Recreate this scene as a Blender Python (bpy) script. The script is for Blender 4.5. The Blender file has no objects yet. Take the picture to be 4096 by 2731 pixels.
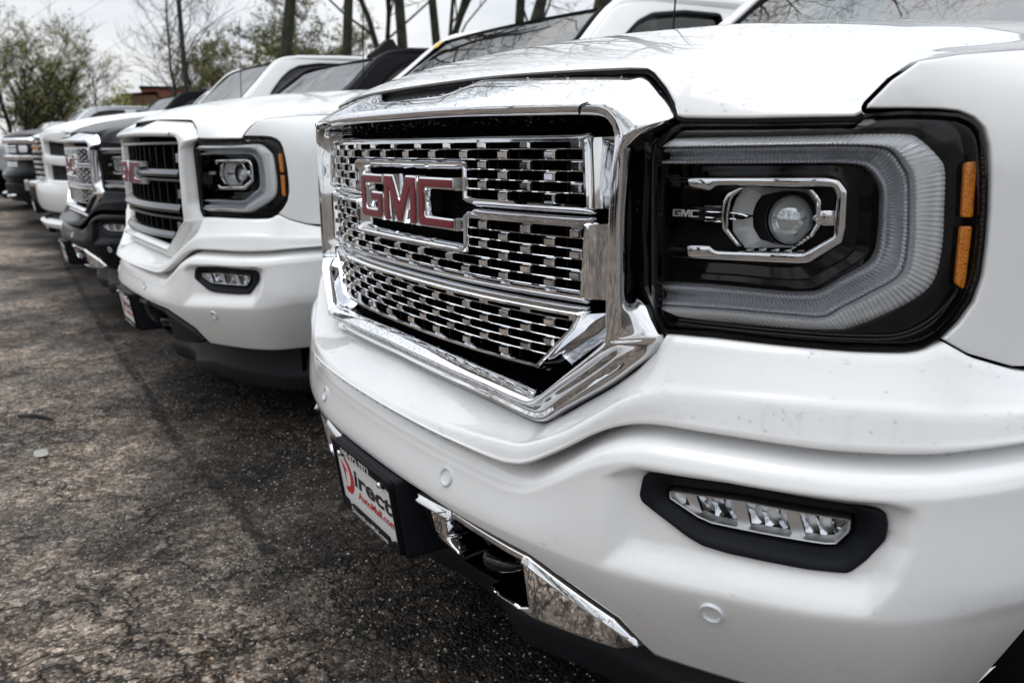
import bpy, math, random
import numpy as np
from mathutils import Vector, Matrix
from mathutils.geometry import delaunay_2d_cdt
R_ = math.radians
random.seed(7); rng = np.random.default_rng(7)
S = bpy.context.scene
COL = S.collection

# ------------------------------------------------------------------ camera
CAM_POS = np.array([1.42708, -0.70312, 1.05922])
YAW, PITCH, ROLL, FPX = (1.01064, 0.2273, -0.00639, 3357.90341)
def cam_axes():
    f = np.array([-math.sin(YAW)*math.cos(PITCH), math.cos(YAW)*math.cos(PITCH), -math.sin(PITCH)])
    r = np.array([math.cos(YAW), math.sin(YAW), 0.0]); u = np.cross(r, f)
    return r*math.cos(ROLL)+u*math.sin(ROLL), -r*math.sin(ROLL)+u*math.cos(ROLL), f
cr, cu, cf = cam_axes()
cam = bpy.data.cameras.new('camera'); cam_ob = bpy.data.objects.new('camera', cam); COL.objects.link(cam_ob)
mw = Matrix.Identity(4)
for i in range(3):
    mw[i][0], mw[i][1], mw[i][2], mw[i][3] = cr[i], cu[i], -cf[i], CAM_POS[i]
cam_ob.matrix_world = mw
cam.sensor_width = 36.0; cam.lens = FPX/4096*36.0
cam.clip_start = 0.02; cam.clip_end = 2000
cam.dof.use_dof = True; cam.dof.focus_distance = 1.32; cam.dof.aperture_fstop = 6.3
S.camera = cam_ob

# ------------------------------------------------------------------ sky, sun, exposure
SUN_EL, SUN_AZ = R_(68), R_(205)
W = bpy.data.worlds.new('World'); S.world = W; W.use_nodes = True
nt = W.node_tree; nt.nodes.clear()
def wn(t, **k):
    n = nt.nodes.new(t)
    for a, b in k.items(): setattr(n, a, b)
    return n
out = wn('ShaderNodeOutputWorld'); bgs = wn('ShaderNodeBackground'); bgc = wn('ShaderNodeBackground'); mx = wn('ShaderNodeMixShader')
sky = wn('ShaderNodeTexSky', sky_type='NISHITA', sun_disc=False, sun_elevation=SUN_EL, sun_rotation=SUN_AZ)
nt.links.new(sky.outputs[0], bgs.inputs[0]); bgs.inputs[1].default_value = 0.10
tc = wn('ShaderNodeTexCoord'); sep = wn('ShaderNodeSeparateXYZ'); nt.links.new(tc.outputs['Generated'], sep.inputs[0])
# overcast sky: brighter towards the zenith, with soft streaks of cloud
lum = wn('ShaderNodeMapRange'); lum.inputs[1].default_value = 0.0; lum.inputs[2].default_value = 1.0
lum.inputs[3].default_value = 0.85; lum.inputs[4].default_value = 2.1
nt.links.new(sep.outputs[2], lum.inputs[0])
mp = wn('ShaderNodeMapping'); mp.inputs['Scale'].default_value = (1.2, 1.2, 5.0); nt.links.new(tc.outputs['Generated'], mp.inputs[0])
nz = wn('ShaderNodeTexNoise'); nz.inputs['Scale'].default_value = 2.2; nz.inputs['Detail'].default_value = 5; nz.inputs['Roughness'].default_value = .55
nt.links.new(mp.outputs[0], nz.inputs[0])
cr_ = wn('ShaderNodeValToRGB'); cr_.color_ramp.elements[0].position = .36; cr_.color_ramp.elements[0].color = (.74, .79, .86, 1)
cr_.color_ramp.elements[1].position = .62; cr_.color_ramp.elements[1].color = (1.0, 1.0, 1.0, 1)
nt.links.new(nz.outputs[0], cr_.inputs[0]); nt.links.new(cr_.outputs[0], bgc.inputs[0]); nt.links.new(lum.outputs[0], bgc.inputs[1])
mx.inputs[0].default_value = .93
nt.links.new(bgs.outputs[0], mx.inputs[1]); nt.links.new(bgc.outputs[0], mx.inputs[2]); nt.links.new(mx.outputs[0], out.inputs[0])
sun = bpy.data.lights.new('sun', 'SUN'); sun.energy = 0.5; sun.angle = R_(30); sun.color = (1, .98, .96)
sun_ob = bpy.data.objects.new('sun', sun); COL.objects.link(sun_ob)
sun_ob.rotation_euler = (math.pi/2-SUN_EL, 0, -SUN_AZ+math.pi)
sun_ob.location = (0, 0, 30)
S.view_settings.view_transform = 'Standard'; S.view_settings.look = 'None'; S.view_settings.gamma = 1; S.view_settings.use_curve_mapping = False
S.view_settings.exposure = 0.03
S.cycles.max_bounces = 10; S.cycles.transparent_max_bounces = 16; S.cycles.glossy_bounces = 6
S.cycles.caustics_reflective = False; S.cycles.caustics_refractive = False

# ------------------------------------------------------------------ materials
MAT = {}
def mat(name, base=(.5, .5, .5), rough=.5, metal=0, coat=0, spec=.5, bump=None, emit=None, trans=0, ior=1.5):
    m = bpy.data.materials.new(name); m.use_nodes = True
    b = m.node_tree.nodes['Principled BSDF']
    b.inputs['Base Color'].default_value = (*base, 1); b.inputs['Roughness'].default_value = rough
    b.inputs['Metallic'].default_value = metal; b.inputs['Coat Weight'].default_value = coat; b.inputs['Coat Roughness'].default_value = .02
    b.inputs['Specular IOR Level'].default_value = spec; b.inputs['IOR'].default_value = ior
    b.inputs['Transmission Weight'].default_value = trans
    MAT[name] = m
    return m
def nodes(m):
    t = m.node_tree
    def N(ty, **k):
        n = t.nodes.new(ty)
        for a, b in k.items(): setattr(n, a, b)
        return n
    return t, N, t.nodes['Principled BSDF'], t.links.new
def add_noise_color(m, c1, c2, scale=8, detail=6, lo=.35, hi=.65):
    t, N, b, L = nodes(m)
    tcn = N('ShaderNodeTexCoord'); n = N('ShaderNodeTexNoise'); n.inputs['Scale'].default_value = scale; n.inputs['Detail'].default_value = detail
    r = N('ShaderNodeValToRGB'); r.color_ramp.elements[0].position = lo; r.color_ramp.elements[1].position = hi
    r.color_ramp.elements[0].color = (*c1, 1); r.color_ramp.elements[1].color = (*c2, 1)
    L(tcn.outputs['Object'], n.inputs[0]); L(n.outputs[0], r.inputs[0]); L(r.outputs[0], b.inputs['Base Color'])
    return n
def add_bump(m, scale, strength, dist=.002, detail=4):
    t, N, b, L = nodes(m)
    tcn = N('ShaderNodeTexCoord'); n = N('ShaderNodeTexNoise'); n.inputs['Scale'].default_value = scale; n.inputs['Detail'].default_value = detail
    bp = N('ShaderNodeBump'); bp.inputs['Strength'].default_value = strength; bp.inputs['Distance'].default_value = dist
    L(tcn.outputs['Object'], n.inputs[0]); L(n.outputs[0], bp.inputs['Height']); L(bp.outputs[0], b.inputs['Normal'])
def add_rough_noise(m, scale, lo, hi):
    t, N, b, L = nodes(m)
    tcn = N('ShaderNodeTexCoord'); n = N('ShaderNodeTexNoise'); n.inputs['Scale'].default_value = scale; n.inputs['Detail'].default_value = 5
    r = N('ShaderNodeMapRange'); r.inputs[1].default_value = .3; r.inputs[2].default_value = .7; r.inputs[3].default_value = lo; r.inputs[4].default_value = hi
    L(tcn.outputs['Object'], n.inputs[0]); L(n.outputs[0], r.inputs[0]); L(r.outputs[0], b.inputs['Roughness'])
pearl = mat('pearl_white_paint', (.785, .79, .795), .3, 0, 1.0)
pearl.node_tree.nodes['Principled BSDF'].inputs['Coat IOR'].default_value = 1.5
white = mat('plain_white_paint', (.80, .805, .805), .4, 0, .8)
darkpaint = mat('dark_grey_metallic_paint', (.006, .006, .008), .18, 0, .0, spec=.08)
blackpaint = mat('black_metallic_paint', (.004, .005, .007), .16, 0, .0, spec=.08)
silverpaint = mat('silver_paint', (.42, .44, .46), .35, .6, 1.0)
chrome = mat('chrome', (.79, .80, .82), .025, 1)
add_rough_noise(chrome, 14, .015, .05)
satin = mat('satin_dark_chrome', (.42, .43, .45), .2, 1)
brushed = mat('satin_silver_reflector', (.74, .75, .76), .33, 1)
glossblack = mat('gloss_black_plastic', (.003, .003, .004), .07, 0, .0, spec=.35)
black = mat('black_plastic', (.005, .005, .006), .5, spec=.10); add_bump(black, 900, .12, .0006)
grain = mat('grained_black_plastic', (.008, .009, .012), .5, spec=.12); add_bump(grain, 700, .25, .0008)
greyplastic = mat('charcoal_plastic', (.014, .015, .018), .45, spec=.18); add_bump(greyplastic, 500, .2, .0008)
deep = mat('deep_black', (.002, .002, .002), .9, spec=.05)
rubber = mat('rubber_seal', (.004, .004, .005), .5, spec=.12)
blackchrome = mat('black_chrome', (.15, .155, .165), .22, 1)
bowl = mat('reflector_silver', (.82, .83, .84), .3, .35, .4)
tyre = mat('tyre_rubber', (.012, .012, .012), .75, spec=.15); add_bump(tyre, 150, .3, .002)
whiteplate = mat('white_plate', (.78, .79, .80), .35)
redprint = mat('red_print', (.55, .012, .02), .35)
blackprint = mat('black_print', (.012, .012, .014), .35)
whiteprint = mat('white_print', (.82, .83, .84), .35)
sensorpaint = mat('sensor_grey_white', (.62, .65, .70), .3, 0, .6)
guide = mat('clear_light_guide', (.95, .975, 1.0), .14, .35, 1.0)
guide2 = mat('smoked_light_guide', (.70, .73, .78), .10, .5, .8)
interior = mat('cabin_dark', (.03, .034, .034), .8)
yellowsticker = mat('yellow_sticker', (.75, .45, .05), .5)
# red emblem inlay with fine horizontal ribs
red = mat('red_emblem_inlay', (.17, .004, .013), .42, 0, .0, spec=.3)
t, N, b, L = nodes(red)
tcn = N('ShaderNodeTexCoord'); wv = N('ShaderNodeTexWave'); wv.bands_direction = 'Z'; wv.inputs['Scale'].default_value = 190
bp = N('ShaderNodeBump'); bp.inputs['Strength'].default_value = .35; bp.inputs['Distance'].default_value = .0012
L(tcn.outputs['Object'], wv.inputs[0]); L(wv.outputs[0], bp.inputs['Height']); L(bp.outputs[0], b.inputs['Normal'])
# amber reflector with a fine prism grid
amber = mat('amber_reflector', (.85, .20, .006), .22, 0, .8)
t, N, b, L = nodes(amber)
tcn = N('ShaderNodeTexCoord'); vo = N('ShaderNodeTexVoronoi'); vo.inputs['Scale'].default_value = 320
r = N('ShaderNodeValToRGB'); r.color_ramp.elements[0].color = (1.0, .36, .01, 1); r.color_ramp.elements[1].color = (.62, .13, .004, 1)
bp = N('ShaderNodeBump'); bp.inputs['Strength'].default_value = .6; bp.inputs['Distance'].default_value = .001
L(tcn.outputs['Object'], vo.inputs[0]); L(vo.outputs['Distance'], r.inputs[0]); L(r.outputs[0], b.inputs['Base Color']); L(vo.outputs['Distance'], bp.inputs['Height']); L(bp.outputs[0], b.inputs['Normal'])
def glass(name, tint, ior=1.45, rough=0.0):
    m = bpy.data.materials.new(name); m.use_nodes = True; t = m.node_tree; t.nodes.clear()
    o = t.nodes.new('ShaderNodeOutputMaterial'); mxs = t.nodes.new('ShaderNodeMixShader'); tr = t.nodes.new('ShaderNodeBsdfTransparent')
    gl = t.nodes.new('ShaderNodeBsdfGlossy'); fr = t.nodes.new('ShaderNodeFresnel')
    tr.inputs[0].default_value = (*tint, 1); gl.inputs['Roughness'].default_value = rough; fr.inputs[0].default_value = ior
    t.links.new(fr.outputs[0], mxs.inputs[0]); t.links.new(tr.outputs[0], mxs.inputs[1]); t.links.new(gl.outputs[0], mxs.inputs[2]); t.links.new(mxs.outputs[0], o.inputs[0])
    MAT[name] = m; return m
clear = glass('clear_lamp_cover', (.98, .985, .99), 1.24)
windglass = glass('tinted_windscreen', (.42, .54, .52), 4.2)
sideglass = glass('dark_side_glass', (.16, .19, .19), 1.5)
water = glass('water_drop', (.98, .985, .99), 1.22)
lensglass = mat('projector_lens_glass', (.55, .58, .60), .03, .55, 1)
# wet, cracked asphalt
asph = mat('wet_cracked_asphalt', (.1, .1, .1), .6, spec=.2)
t, N, b, L = nodes(asph)
geo = N('ShaderNodeNewGeometry')
def noise(scale, detail=6, rough=.6, dist=0):
    n = N('ShaderNodeTexNoise'); n.inputs['Scale'].default_value = scale; n.inputs['Detail'].default_value = detail
    n.inputs['Roughness'].default_value = rough; n.inputs['Distortion'].default_value = dist; L(geo.outputs['Position'], n.inputs[0]); return n
def ramp(src, stops):
    r = N('ShaderNodeValToRGB'); e = r.color_ramp.elements
    while len(e) < len(stops): e.new(.5)
    for q, (p, c) in zip(e, stops): q.position = p; q.color = (*c, 1)
    L(src, r.inputs[0]); return r
def mixc(mode, a, c, f=1.0):
    m_ = N('ShaderNodeMix', data_type='RGBA', blend_type=mode)
    if hasattr(f, 'is_linked') or not isinstance(f, (int, float)): L(f, m_.inputs[0])
    else: m_.inputs[0].default_value = f
    L(a, m_.inputs[6]); L(c, m_.inputs[7]); return m_.outputs[2]
stone = N('ShaderNodeTexVoronoi'); stone.inputs['Scale'].default_value = 125; L(geo.outputs['Position'], stone.inputs[0])
stc = ramp(stone.outputs['Color'], [(0, (.010, .009, .009)), (.40, (.062, .056, .051)), (.68, (.20, .178, .158)), (.92, (.52, .50, .47))])
stone2 = N('ShaderNodeTexVoronoi'); stone2.inputs['Scale'].default_value = 50; L(geo.outputs['Position'], stone2.inputs[0])
stc2 = ramp(stone2.outputs['Color'], [(0, (.014, .013, .012)), (.4, (.072, .065, .059)), (.7, (.20, .178, .158)), (1, (.56, .53, .50))])
c0 = mixc('MIX', stc.outputs[0], stc2.outputs[0], .45)
pat = ramp(noise(1.3, 6, .62).outputs[0], [(.34, (.28, .27, .26)), (.48, (1.02, .94, .87)), (.62, (1.95, 1.74, 1.54))])
c1 = mixc('MULTIPLY', c0, pat.outputs[0])
pat2 = ramp(noise(7, 5, .65).outputs[0], [(.34, (.35, .34, .34)), (.55, (1.05, 1.03, 1))])
c2 = mixc('MULTIPLY', c1, pat2.outputs[0], .85)
# cracks: edges of warped cells at two sizes
def cracks(scale, width, warp):
    nn = noise(4, 4); mv = N('ShaderNodeVectorMath', operation='SCALE'); mv.inputs[3].default_value = warp; L(nn.outputs['Color'], mv.inputs[0])
    ad = N('ShaderNodeVectorMath', operation='ADD'); L(geo.outputs['Position'], ad.inputs[0]); L(mv.outputs[0], ad.inputs[1])
    v = N('ShaderNodeTexVoronoi', feature='DISTANCE_TO_EDGE'); v.inputs['Scale'].default_value = scale; L(ad.outputs[0], v.inputs[0])
    return ramp(v.outputs['Distance'], [(0, (0, 0, 0)), (width, (1, 1, 1))])
ck1 = cracks(1.1, .016, .55); ck2 = cracks(3.6, .032, .40)
ckm = ramp(noise(.9, 3).outputs[0], [(.40, (1, 1, 1)), (.56, (0, 0, 0))])
ck2m = mixc('LIGHTEN', ck2.outputs[0], ckm.outputs[0])
crk = mixc('MULTIPLY', ck1.outputs[0], ck2m)
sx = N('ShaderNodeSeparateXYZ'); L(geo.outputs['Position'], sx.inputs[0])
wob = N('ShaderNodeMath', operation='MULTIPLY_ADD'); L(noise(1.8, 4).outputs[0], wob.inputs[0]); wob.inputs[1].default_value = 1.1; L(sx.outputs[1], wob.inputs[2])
shade_damp = N('ShaderNodeMapRange'); shade_damp.interpolation_type = 'SMOOTHSTEP'; shade_damp.inputs[1].default_value = .05; shade_damp.inputs[2].default_value = .60; shade_damp.inputs[3].default_value = 0; shade_damp.inputs[4].default_value = 1; L(wob.outputs[0], shade_damp.inputs[0])  # mostly under-truck shade painted into the asphalt along the row, with some damp
shade_damp_col = ramp(shade_damp.outputs[0], [(0, (1, 1, 1)), (1, (.17, .17, .175))])
c2 = mixc('MULTIPLY', c2, shade_damp_col.outputs[0])
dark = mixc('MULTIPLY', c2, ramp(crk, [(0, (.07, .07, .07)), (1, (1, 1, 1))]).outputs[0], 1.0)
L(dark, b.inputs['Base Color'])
wet = ramp(noise(2.1, 5).outputs[0], [(.36, (.50, .50, .50)), (.60, (.80, .80, .80))]); L(wet.outputs[0], b.inputs['Roughness'])
hs = N('ShaderNodeMath', operation='MULTIPLY_ADD'); L(stone.outputs['Distance'], hs.inputs[0]); hs.inputs[1].default_value = -1.0; L(crk, hs.inputs[2])
bp = N('ShaderNodeBump'); bp.inputs['Strength'].default_value = .8; bp.inputs['Distance'].default_value = .006
L(hs.outputs[0], bp.inputs['Height']); L(bp.outputs[0], b.inputs['Normal'])
tar = mat('tar_seal', (.016, .015, .015), .6, spec=.2)
t, N, b, L = nodes(tar)
g_ = N('ShaderNodeNewGeometry'); n1 = N('ShaderNodeTexNoise'); n1.inputs['Scale'].default_value = 14; n1.inputs['Detail'].default_value = 7; n1.inputs['Roughness'].default_value = .7; L(g_.outputs['Position'], n1.inputs[0])
r = N('ShaderNodeValToRGB'); r.color_ramp.elements[0].position = .44; r.color_ramp.elements[1].position = .60; r.color_ramp.elements[1].color = (.85, .85, .85, 1); L(n1.outputs[0], r.inputs[0]); L(r.outputs[0], b.inputs['Alpha'])
bark = mat('dark_bark', (.045, .042, .032), .9); add_noise_color(bark, (.010, .009, .008), (.040, .038, .030), 9); 
bark2 = mat('mossy_bark', (.05, .055, .03), .9); add_noise_color(bark2, (.009, .009, .006), (.034, .038, .018), 4)
leaf = mat('spring_leaf', (.2, .22, .06), .6); add_noise_color(leaf, (.19, .20, .05), (.36, .36, .11), 3)
leaf2 = mat('olive_bud', (.12, .11, .05), .7); add_noise_color(leaf2, (.10, .10, .035), (.25, .24, .08), 3)
brick = mat('red_brick', (.22, .055, .04), .85); add_noise_color(brick, (.16, .04, .03), (.27, .075, .055), 6)
brownroof = mat('brown_wall', (.14, .08, .05), .85)
wood = mat('pole_wood', (.035, .03, .028), .9); add_noise_color(wood, (.015, .014, .013), (.05, .045, .04), 12)
litter = mat('dead_leaf', (.10, .045, .015), .8)
pale = mat('pale_paper', (.34, .33, .31), .7)

# ------------------------------------------------------------------ mesh helpers
def link(o, parent=None):
    COL.objects.link(o)
    if parent is not None: o.parent = parent
    return o
def mesh(name, V, F, m, parent=None, smooth=True, angle=None):
    me = bpy.data.meshes.new(name); me.from_pydata([tuple(map(float, v)) for v in V], [], [tuple(map(int, f)) for f in F])
    me.materials.append(m)
    if smooth:
        me.shade_smooth()
        if angle: me.set_sharp_from_angle(angle=R_(angle))
    me.update()
    return link(bpy.data.objects.new(name, me), parent)
def thing(name, label, cat, loc=(0, 0, 0), rz=0, group=None):
    o = bpy.data.objects.new(name, None); COL.objects.link(o); o.location = loc; o.rotation_euler = (0, 0, rz)
    o.empty_display_size = .2; tag(o, label, cat, group); return o
def tag(o, label=None, cat=None, group=None, kind=None):
    for k, v in (('label', label), ('category', cat), ('group', group), ('kind', kind)):
        if v: o[k] = v
    return o
def spl(P, n, closed=False):
    """Catmull-Rom through P, n samples per span"""
    P = np.asarray(P, float)
    if closed: Q = np.vstack([P[-1], P, P[0], P[1]])
    else: Q = np.vstack([2*P[0]-P[1], P, 2*P[-1]-P[-2]])
    o = []
    for i in range(1, len(Q)-2):
        a, b_, c, d = Q[i-1:i+3]
        for t_ in np.linspace(0, 1, n, endpoint=False):
            o.append(.5*(2*b_+(c-a)*t_+(2*a-5*b_+4*c-d)*t_*t_+(3*b_-a-3*c+d)*t_**3))
    if not closed: o.append(P[-1])
    return np.array(o)
def ss(a, b_, x):
    t_ = np.clip((np.asarray(x, float)-a)/(b_-a), 0, 1); return t_*t_*(3-2*t_)
def grid_faces(nr, nc, cr_=False, cc=False):
    F = []
    for i in range(nr if cr_ else nr-1):
        for j in range(nc if cc else nc-1):
            a = i*nc+j; b_ = i*nc+(j+1) % nc; i2 = (i+1) % nr
            F.append((a, b_, i2*nc+(j+1) % nc, i2*nc+j))
    return F
def loft(name, G, m, parent=None, cr_=False, cc=False, flip=False, angle=None):
    G = np.asarray(G, float); nr, nc = G.shape[:2]
    F = grid_faces(nr, nc, cr_, cc)
    if flip: F = [f[::-1] for f in F]
    return mesh(name, G.reshape(-1, 3), F, m, parent, True, angle)
class MB:
    def __init__(s): s.V = []; s.F = []
    def add(s, V, F):
        n = len(s.V); s.V += [tuple(map(float, v)) for v in V]; s.F += [tuple(int(i)+n for i in f) for f in F]
    def box(s, c, h, rz=0):
        ca, sa = math.cos(rz), math.sin(rz); V = []
        for x in (-1, 1):
            for y in (-1, 1):
                for z in (-1, 1):
                    X, Y = x*h[0], y*h[1]; V.append((c[0]+X*ca-Y*sa, c[1]+X*sa+Y*ca, c[2]+z*h[2]))
        s.add(V, [(0, 1, 3, 2), (4, 6, 7, 5), (0, 4, 5, 1), (2, 3, 7, 6), (0, 2, 6, 4), (1, 5, 7, 3)])
    def tube(s, P, r, n=8, cap=True):
        P = np.asarray(P, float); m_ = len(P); r = np.broadcast_to(r, (m_,)); T_ = np.gradient(P, axis=0)
        T_ /= np.linalg.norm(T_, axis=1)[:, None]+1e-12
        up = np.array([0, 0, 1.0]) if abs(T_[0][2]) < .9 else np.array([1.0, 0, 0]); V = []
        for i in range(m_):
            a = np.cross(T_[i], up); a /= np.linalg.norm(a)+1e-12; b_ = np.cross(T_[i], a); up = -b_ if np.dot(-b_, up) > 0 else b_
            for k in range(n):
                w = 2*math.pi*k/n; V.append(P[i]+r[i]*(math.cos(w)*a+math.sin(w)*up))
        F = grid_faces(m_, n, False, True)
        if cap: F += [tuple(range(n))[::-1], tuple(range((m_-1)*n, m_*n))]
        s.add(V, F)
    def lathe(s, prof, o, ax='x', n=32):
        V = []
        for (rr, h) in prof:
            for k in range(n):
                w = 2*math.pi*k/n
                if ax == 'x': V.append((o[0]+h, o[1]+rr*math.cos(w), o[2]+rr*math.sin(w)))
                elif ax == 'y': V.append((o[0]+rr*math.cos(w), o[1]+h, o[2]+rr*math.sin(w)))
                else: V.append((o[0]+rr*math.cos(w), o[1]+rr*math.sin(w), o[2]+h))
        s.add(V, grid_faces(len(prof), n, False, True))
    def build(s, name, m, parent=None, smooth=True, angle=35): return mesh(name, s.V, s.F, m, parent, smooth, angle)

# ------------------------------------------------------------------ the truck's plan curve: (u along the front, z, d outward) -> xyz
KN = np.array([(0,-.040),(.15,-.037),(.3,-.024),(.48,.012),(.6,.050),(.7,.097),(.78,.145),(.84,.195),(.88,.245),(.91,.31),(.935,.40),(.955,.52),(.965,.65),(.97,.9),(.97,1.5)])
def _cr(P, n=24):
    Q = np.vstack([P[1]*[-1, 1], P, 2*P[-1]-P[-2]]); o = []
    for i in range(1, len(Q)-2):
        for t_ in np.linspace(0, 1, n, endpoint=False):
            a, b_, c, d = Q[i-1:i+3]
            o.append(.5*((2*b_)+(-a+c)*t_+(2*a-5*b_+4*c-d)*t_*t_+(-a+3*b_-3*c+d)*t_**3))
    o.append(P[-1]); return np.array(o)
CV = _cr(KN); CV = np.vstack([CV, [[.97, 5.3]]])
UU = np.concatenate([[0], np.cumsum(np.linalg.norm(np.diff(CV, axis=0), axis=1))])
TG = np.gradient(CV, axis=0); TG /= np.linalg.norm(TG, axis=1)[:, None]; NM = np.stack([TG[:, 1], -TG[:, 0]], -1)
def M(u, z, d=0.0):
    u, z, d = np.broadcast_arrays(np.asarray(u, float), np.asarray(z, float), np.asarray(d, float))
    s_ = np.where(u < 0, -1.0, 1.0); a = np.abs(u)
    x = np.interp(a, UU, CV[:, 0])+np.interp(a, UU, NM[:, 0])*d; y = np.interp(a, UU, CV[:, 1])+np.interp(a, UU, NM[:, 1])*d
    return np.stack([s_*x, y, z], -1)
def U_at_y(y): return float(np.interp(y, CV[:, 1][30:], UU[30:]))
# --- polygon tools in the (u,z) chart
def resample(P, step, closed=True):
    P = np.asarray(P, float); o = []
    n = len(P)
    for i in range(n if closed else n-1):
        a, b_ = P[i], P[(i+1) % n]; k = max(1, int(math.ceil(np.linalg.norm(b_-a)/step)))
        for t_ in range(k): o.append(a+(b_-a)*t_/k)
    if not closed: o.append(P[-1])
    return np.array(o)
def rounded(P, r, n=4):
    """round the corners of closed polygon P with radius r (scalar or list)"""
    P = [np.asarray(p, float) for p in P]; o = []; m_ = len(P)
    for i in range(m_):
        a, b_, c = P[i-1], P[i], P[(i+1) % m_]; rr = r[i] if hasattr(r, '__len__') else r
        la, lc = np.linalg.norm(a-b_), np.linalg.norm(c-b_); k = min(rr, la*.45, lc*.45)
        p, q = b_+(a-b_)/la*k, b_+(c-b_)/lc*k
        for t_ in np.linspace(0, 1, n+1): o.append((1-t_)**2*p+2*t_*(1-t_)*b_+t_*t_*q)
    return np.array(o)
def area(P): P = np.asarray(P); x, y = P[:, 0], P[:, 1]; return .5*np.sum(x*np.roll(y, -1)-np.roll(x, -1)*y)
def ccw(P): P = np.asarray(P, float); return P if area(P) > 0 else P[::-1]
def inside(Q, P):
    Q = np.asarray(Q, float); P = np.asarray(P, float); r_ = np.zeros(len(Q), bool); n = len(P); j = n-1
    for i in range(n):
        xi, yi = P[i]; xj, yj = P[j]
        if yi != yj: r_ ^= ((yi > Q[:, 1]) != (yj > Q[:, 1])) & (Q[:, 0] < (xj-xi)*(Q[:, 1]-yi)/(yj-yi)+xi)
        j = i
    return r_
def pdist(Q, P):
    Q = np.asarray(Q, float); A = np.asarray(P, float); B = np.roll(A, -1, 0); D = B-A; l2 = (D**2).sum(1)+1e-18
    best = np.full(len(Q), 1e9)
    for i in range(len(A)):
        t_ = np.clip(((Q-A[i])@D[i])/l2[i], 0, 1); best = np.minimum(best, ((Q-A[i]-t_[:, None]*D[i])**2).sum(1))
    return np.sqrt(best)
def offset(P, k):
    """offset a ccw polygon inwards by k with mitred corners"""
    P = np.asarray(P, float); e = np.roll(P, -1, 0)-P; e /= np.linalg.norm(e, axis=1)[:, None]+1e-12; nrm = np.stack([-e[:, 1], e[:, 0]], -1)
    a = np.roll(nrm, 1, 0); m_ = a+nrm; l = np.maximum((m_*nrm).sum(1), .35); return P+m_/l[:, None]*k
def panel(name, outl, dfun, m, parent=None, holes=(), res=.02, step=.012, er=.004, drop=None, thick=.02, fmap=M, angle=None):
    """a sheet-metal or plastic panel in a chart: outline, rounded edge, return flange"""
    loops = [resample(ccw(outl), step)]+[resample(ccw(h)[::-1], step) for h in holes]
    drop = er*.8 if drop is None else drop
    pts = []; edges = []; bnd = []; sd = []
    for lp in loops:
        n0 = len(pts); pts += list(lp); k = len(lp); edges += [(n0+i, n0+(i+1) % k) for i in range(k)]; bnd.append((n0, k)); sd += [0]*k
    allp = [np.asarray(l) for l in loops]
    def dist(Q):
        d_ = np.full(len(Q), 1e9)
        for l in allp: d_ = np.minimum(d_, pdist(Q, l))
        return d_
    def ok(Q):
        r_ = inside(Q, allp[0])
        for h in allp[1:]: r_ &= ~inside(Q, h)
        return r_
    if er > 0:
        for f in (.3, .65, 1.0):
            for l in allp:
                q = offset(l, er*f); kk = ok(q)&(dist(q) > er*f*.93) if len(q) else []
                q = q[kk]; pts += list(q)
    x0, y0 = allp[0].min(0); x1, y1 = allp[0].max(0)
    gx, gy = np.meshgrid(np.arange(x0, x1+res, res), np.arange(y0, y1+res, res)); gx[1::2] += res*.5
    g = np.stack([gx.ravel(), gy.ravel()], -1); g = g[ok(g)]
    if len(g): g = g[dist(g) > max(er*1.3, res*.4)]; pts += list(g)
    V2, _, F, _, _, _ = delaunay_2d_cdt([Vector(p) for p in pts], edges, [], 0, 1e-6)
    V2 = np.array([tuple(v) for v in V2]); F = np.array([tuple(f) for f in F]); cen = V2[F].mean(1); F = F[ok(cen)]
    s_ = dist(V2); d = np.asarray(dfun(V2[:, 0], V2[:, 1]), float)+np.zeros(len(V2))
    if er > 0: q = np.clip(s_/er, 0, 1); d = d-drop*(1-np.sqrt(1-(1-q)**2))
    V = list(fmap(V2[:, 0], V2[:, 1], d)); FF = [tuple(f) for f in F]
    # flange
    if thick:
        cnt = {}
        for f in F:
            for a, b_ in ((f[0], f[1]), (f[1], f[2]), (f[2], f[0])): cnt[(a, b_)] = 1
        rim = {}
        for (a, b_) in list(cnt):
            if (b_, a) not in cnt:
                for k in (a, b_):
                    if k not in rim: rim[k] = len(V); V.append(fmap(V2[k, 0], V2[k, 1], d[k]-thick))
                FF.append((b_, a, rim[a], rim[b_]))
    return mesh(name, V, FF, m, parent, True, angle or 50)
def sweep(name, path, sec, m, parent=None, closed=True, d0=0.0, fmap=M, mb=None, angle=40):
    """sweep a closed section [(n,d)] along a chart path; n is measured to the left of travel, mitred"""
    P = np.asarray(path, float); nP = len(P); d0 = np.broadcast_to(d0, (nP,))
    e = (np.roll(P, -1, 0)-P) if closed else np.vstack([np.diff(P, axis=0), P[-1:]-P[-2:-1]])
    e /= np.linalg.norm(e, axis=1)[:, None]+1e-12; nrm = np.stack([-e[:, 1], e[:, 0]], -1)
    a = np.roll(nrm, 1, 0)
    if not closed: a[0] = nrm[0]
    m_ = a+nrm; l = np.maximum((m_*nrm).sum(1), .5); mit = m_/l[:, None]
    G = []
    for i in range(nP):
        G.append([fmap(P[i, 0]+mit[i, 0]*n, P[i, 1]+mit[i, 1]*n, d0[i]+d) for n, d in sec])
    G = np.array(G); F = grid_faces(nP, len(sec), closed, True)
    if not closed: k = len(sec); F += [tuple(range(k))[::-1], tuple(range((nP-1)*k, nP*k))]
    F = [f[::-1] for f in F]
    if mb is not None: mb.add(G.reshape(-1, 3), F); return
    return mesh(name, G.reshape(-1, 3), F, m, parent, True, angle)
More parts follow.
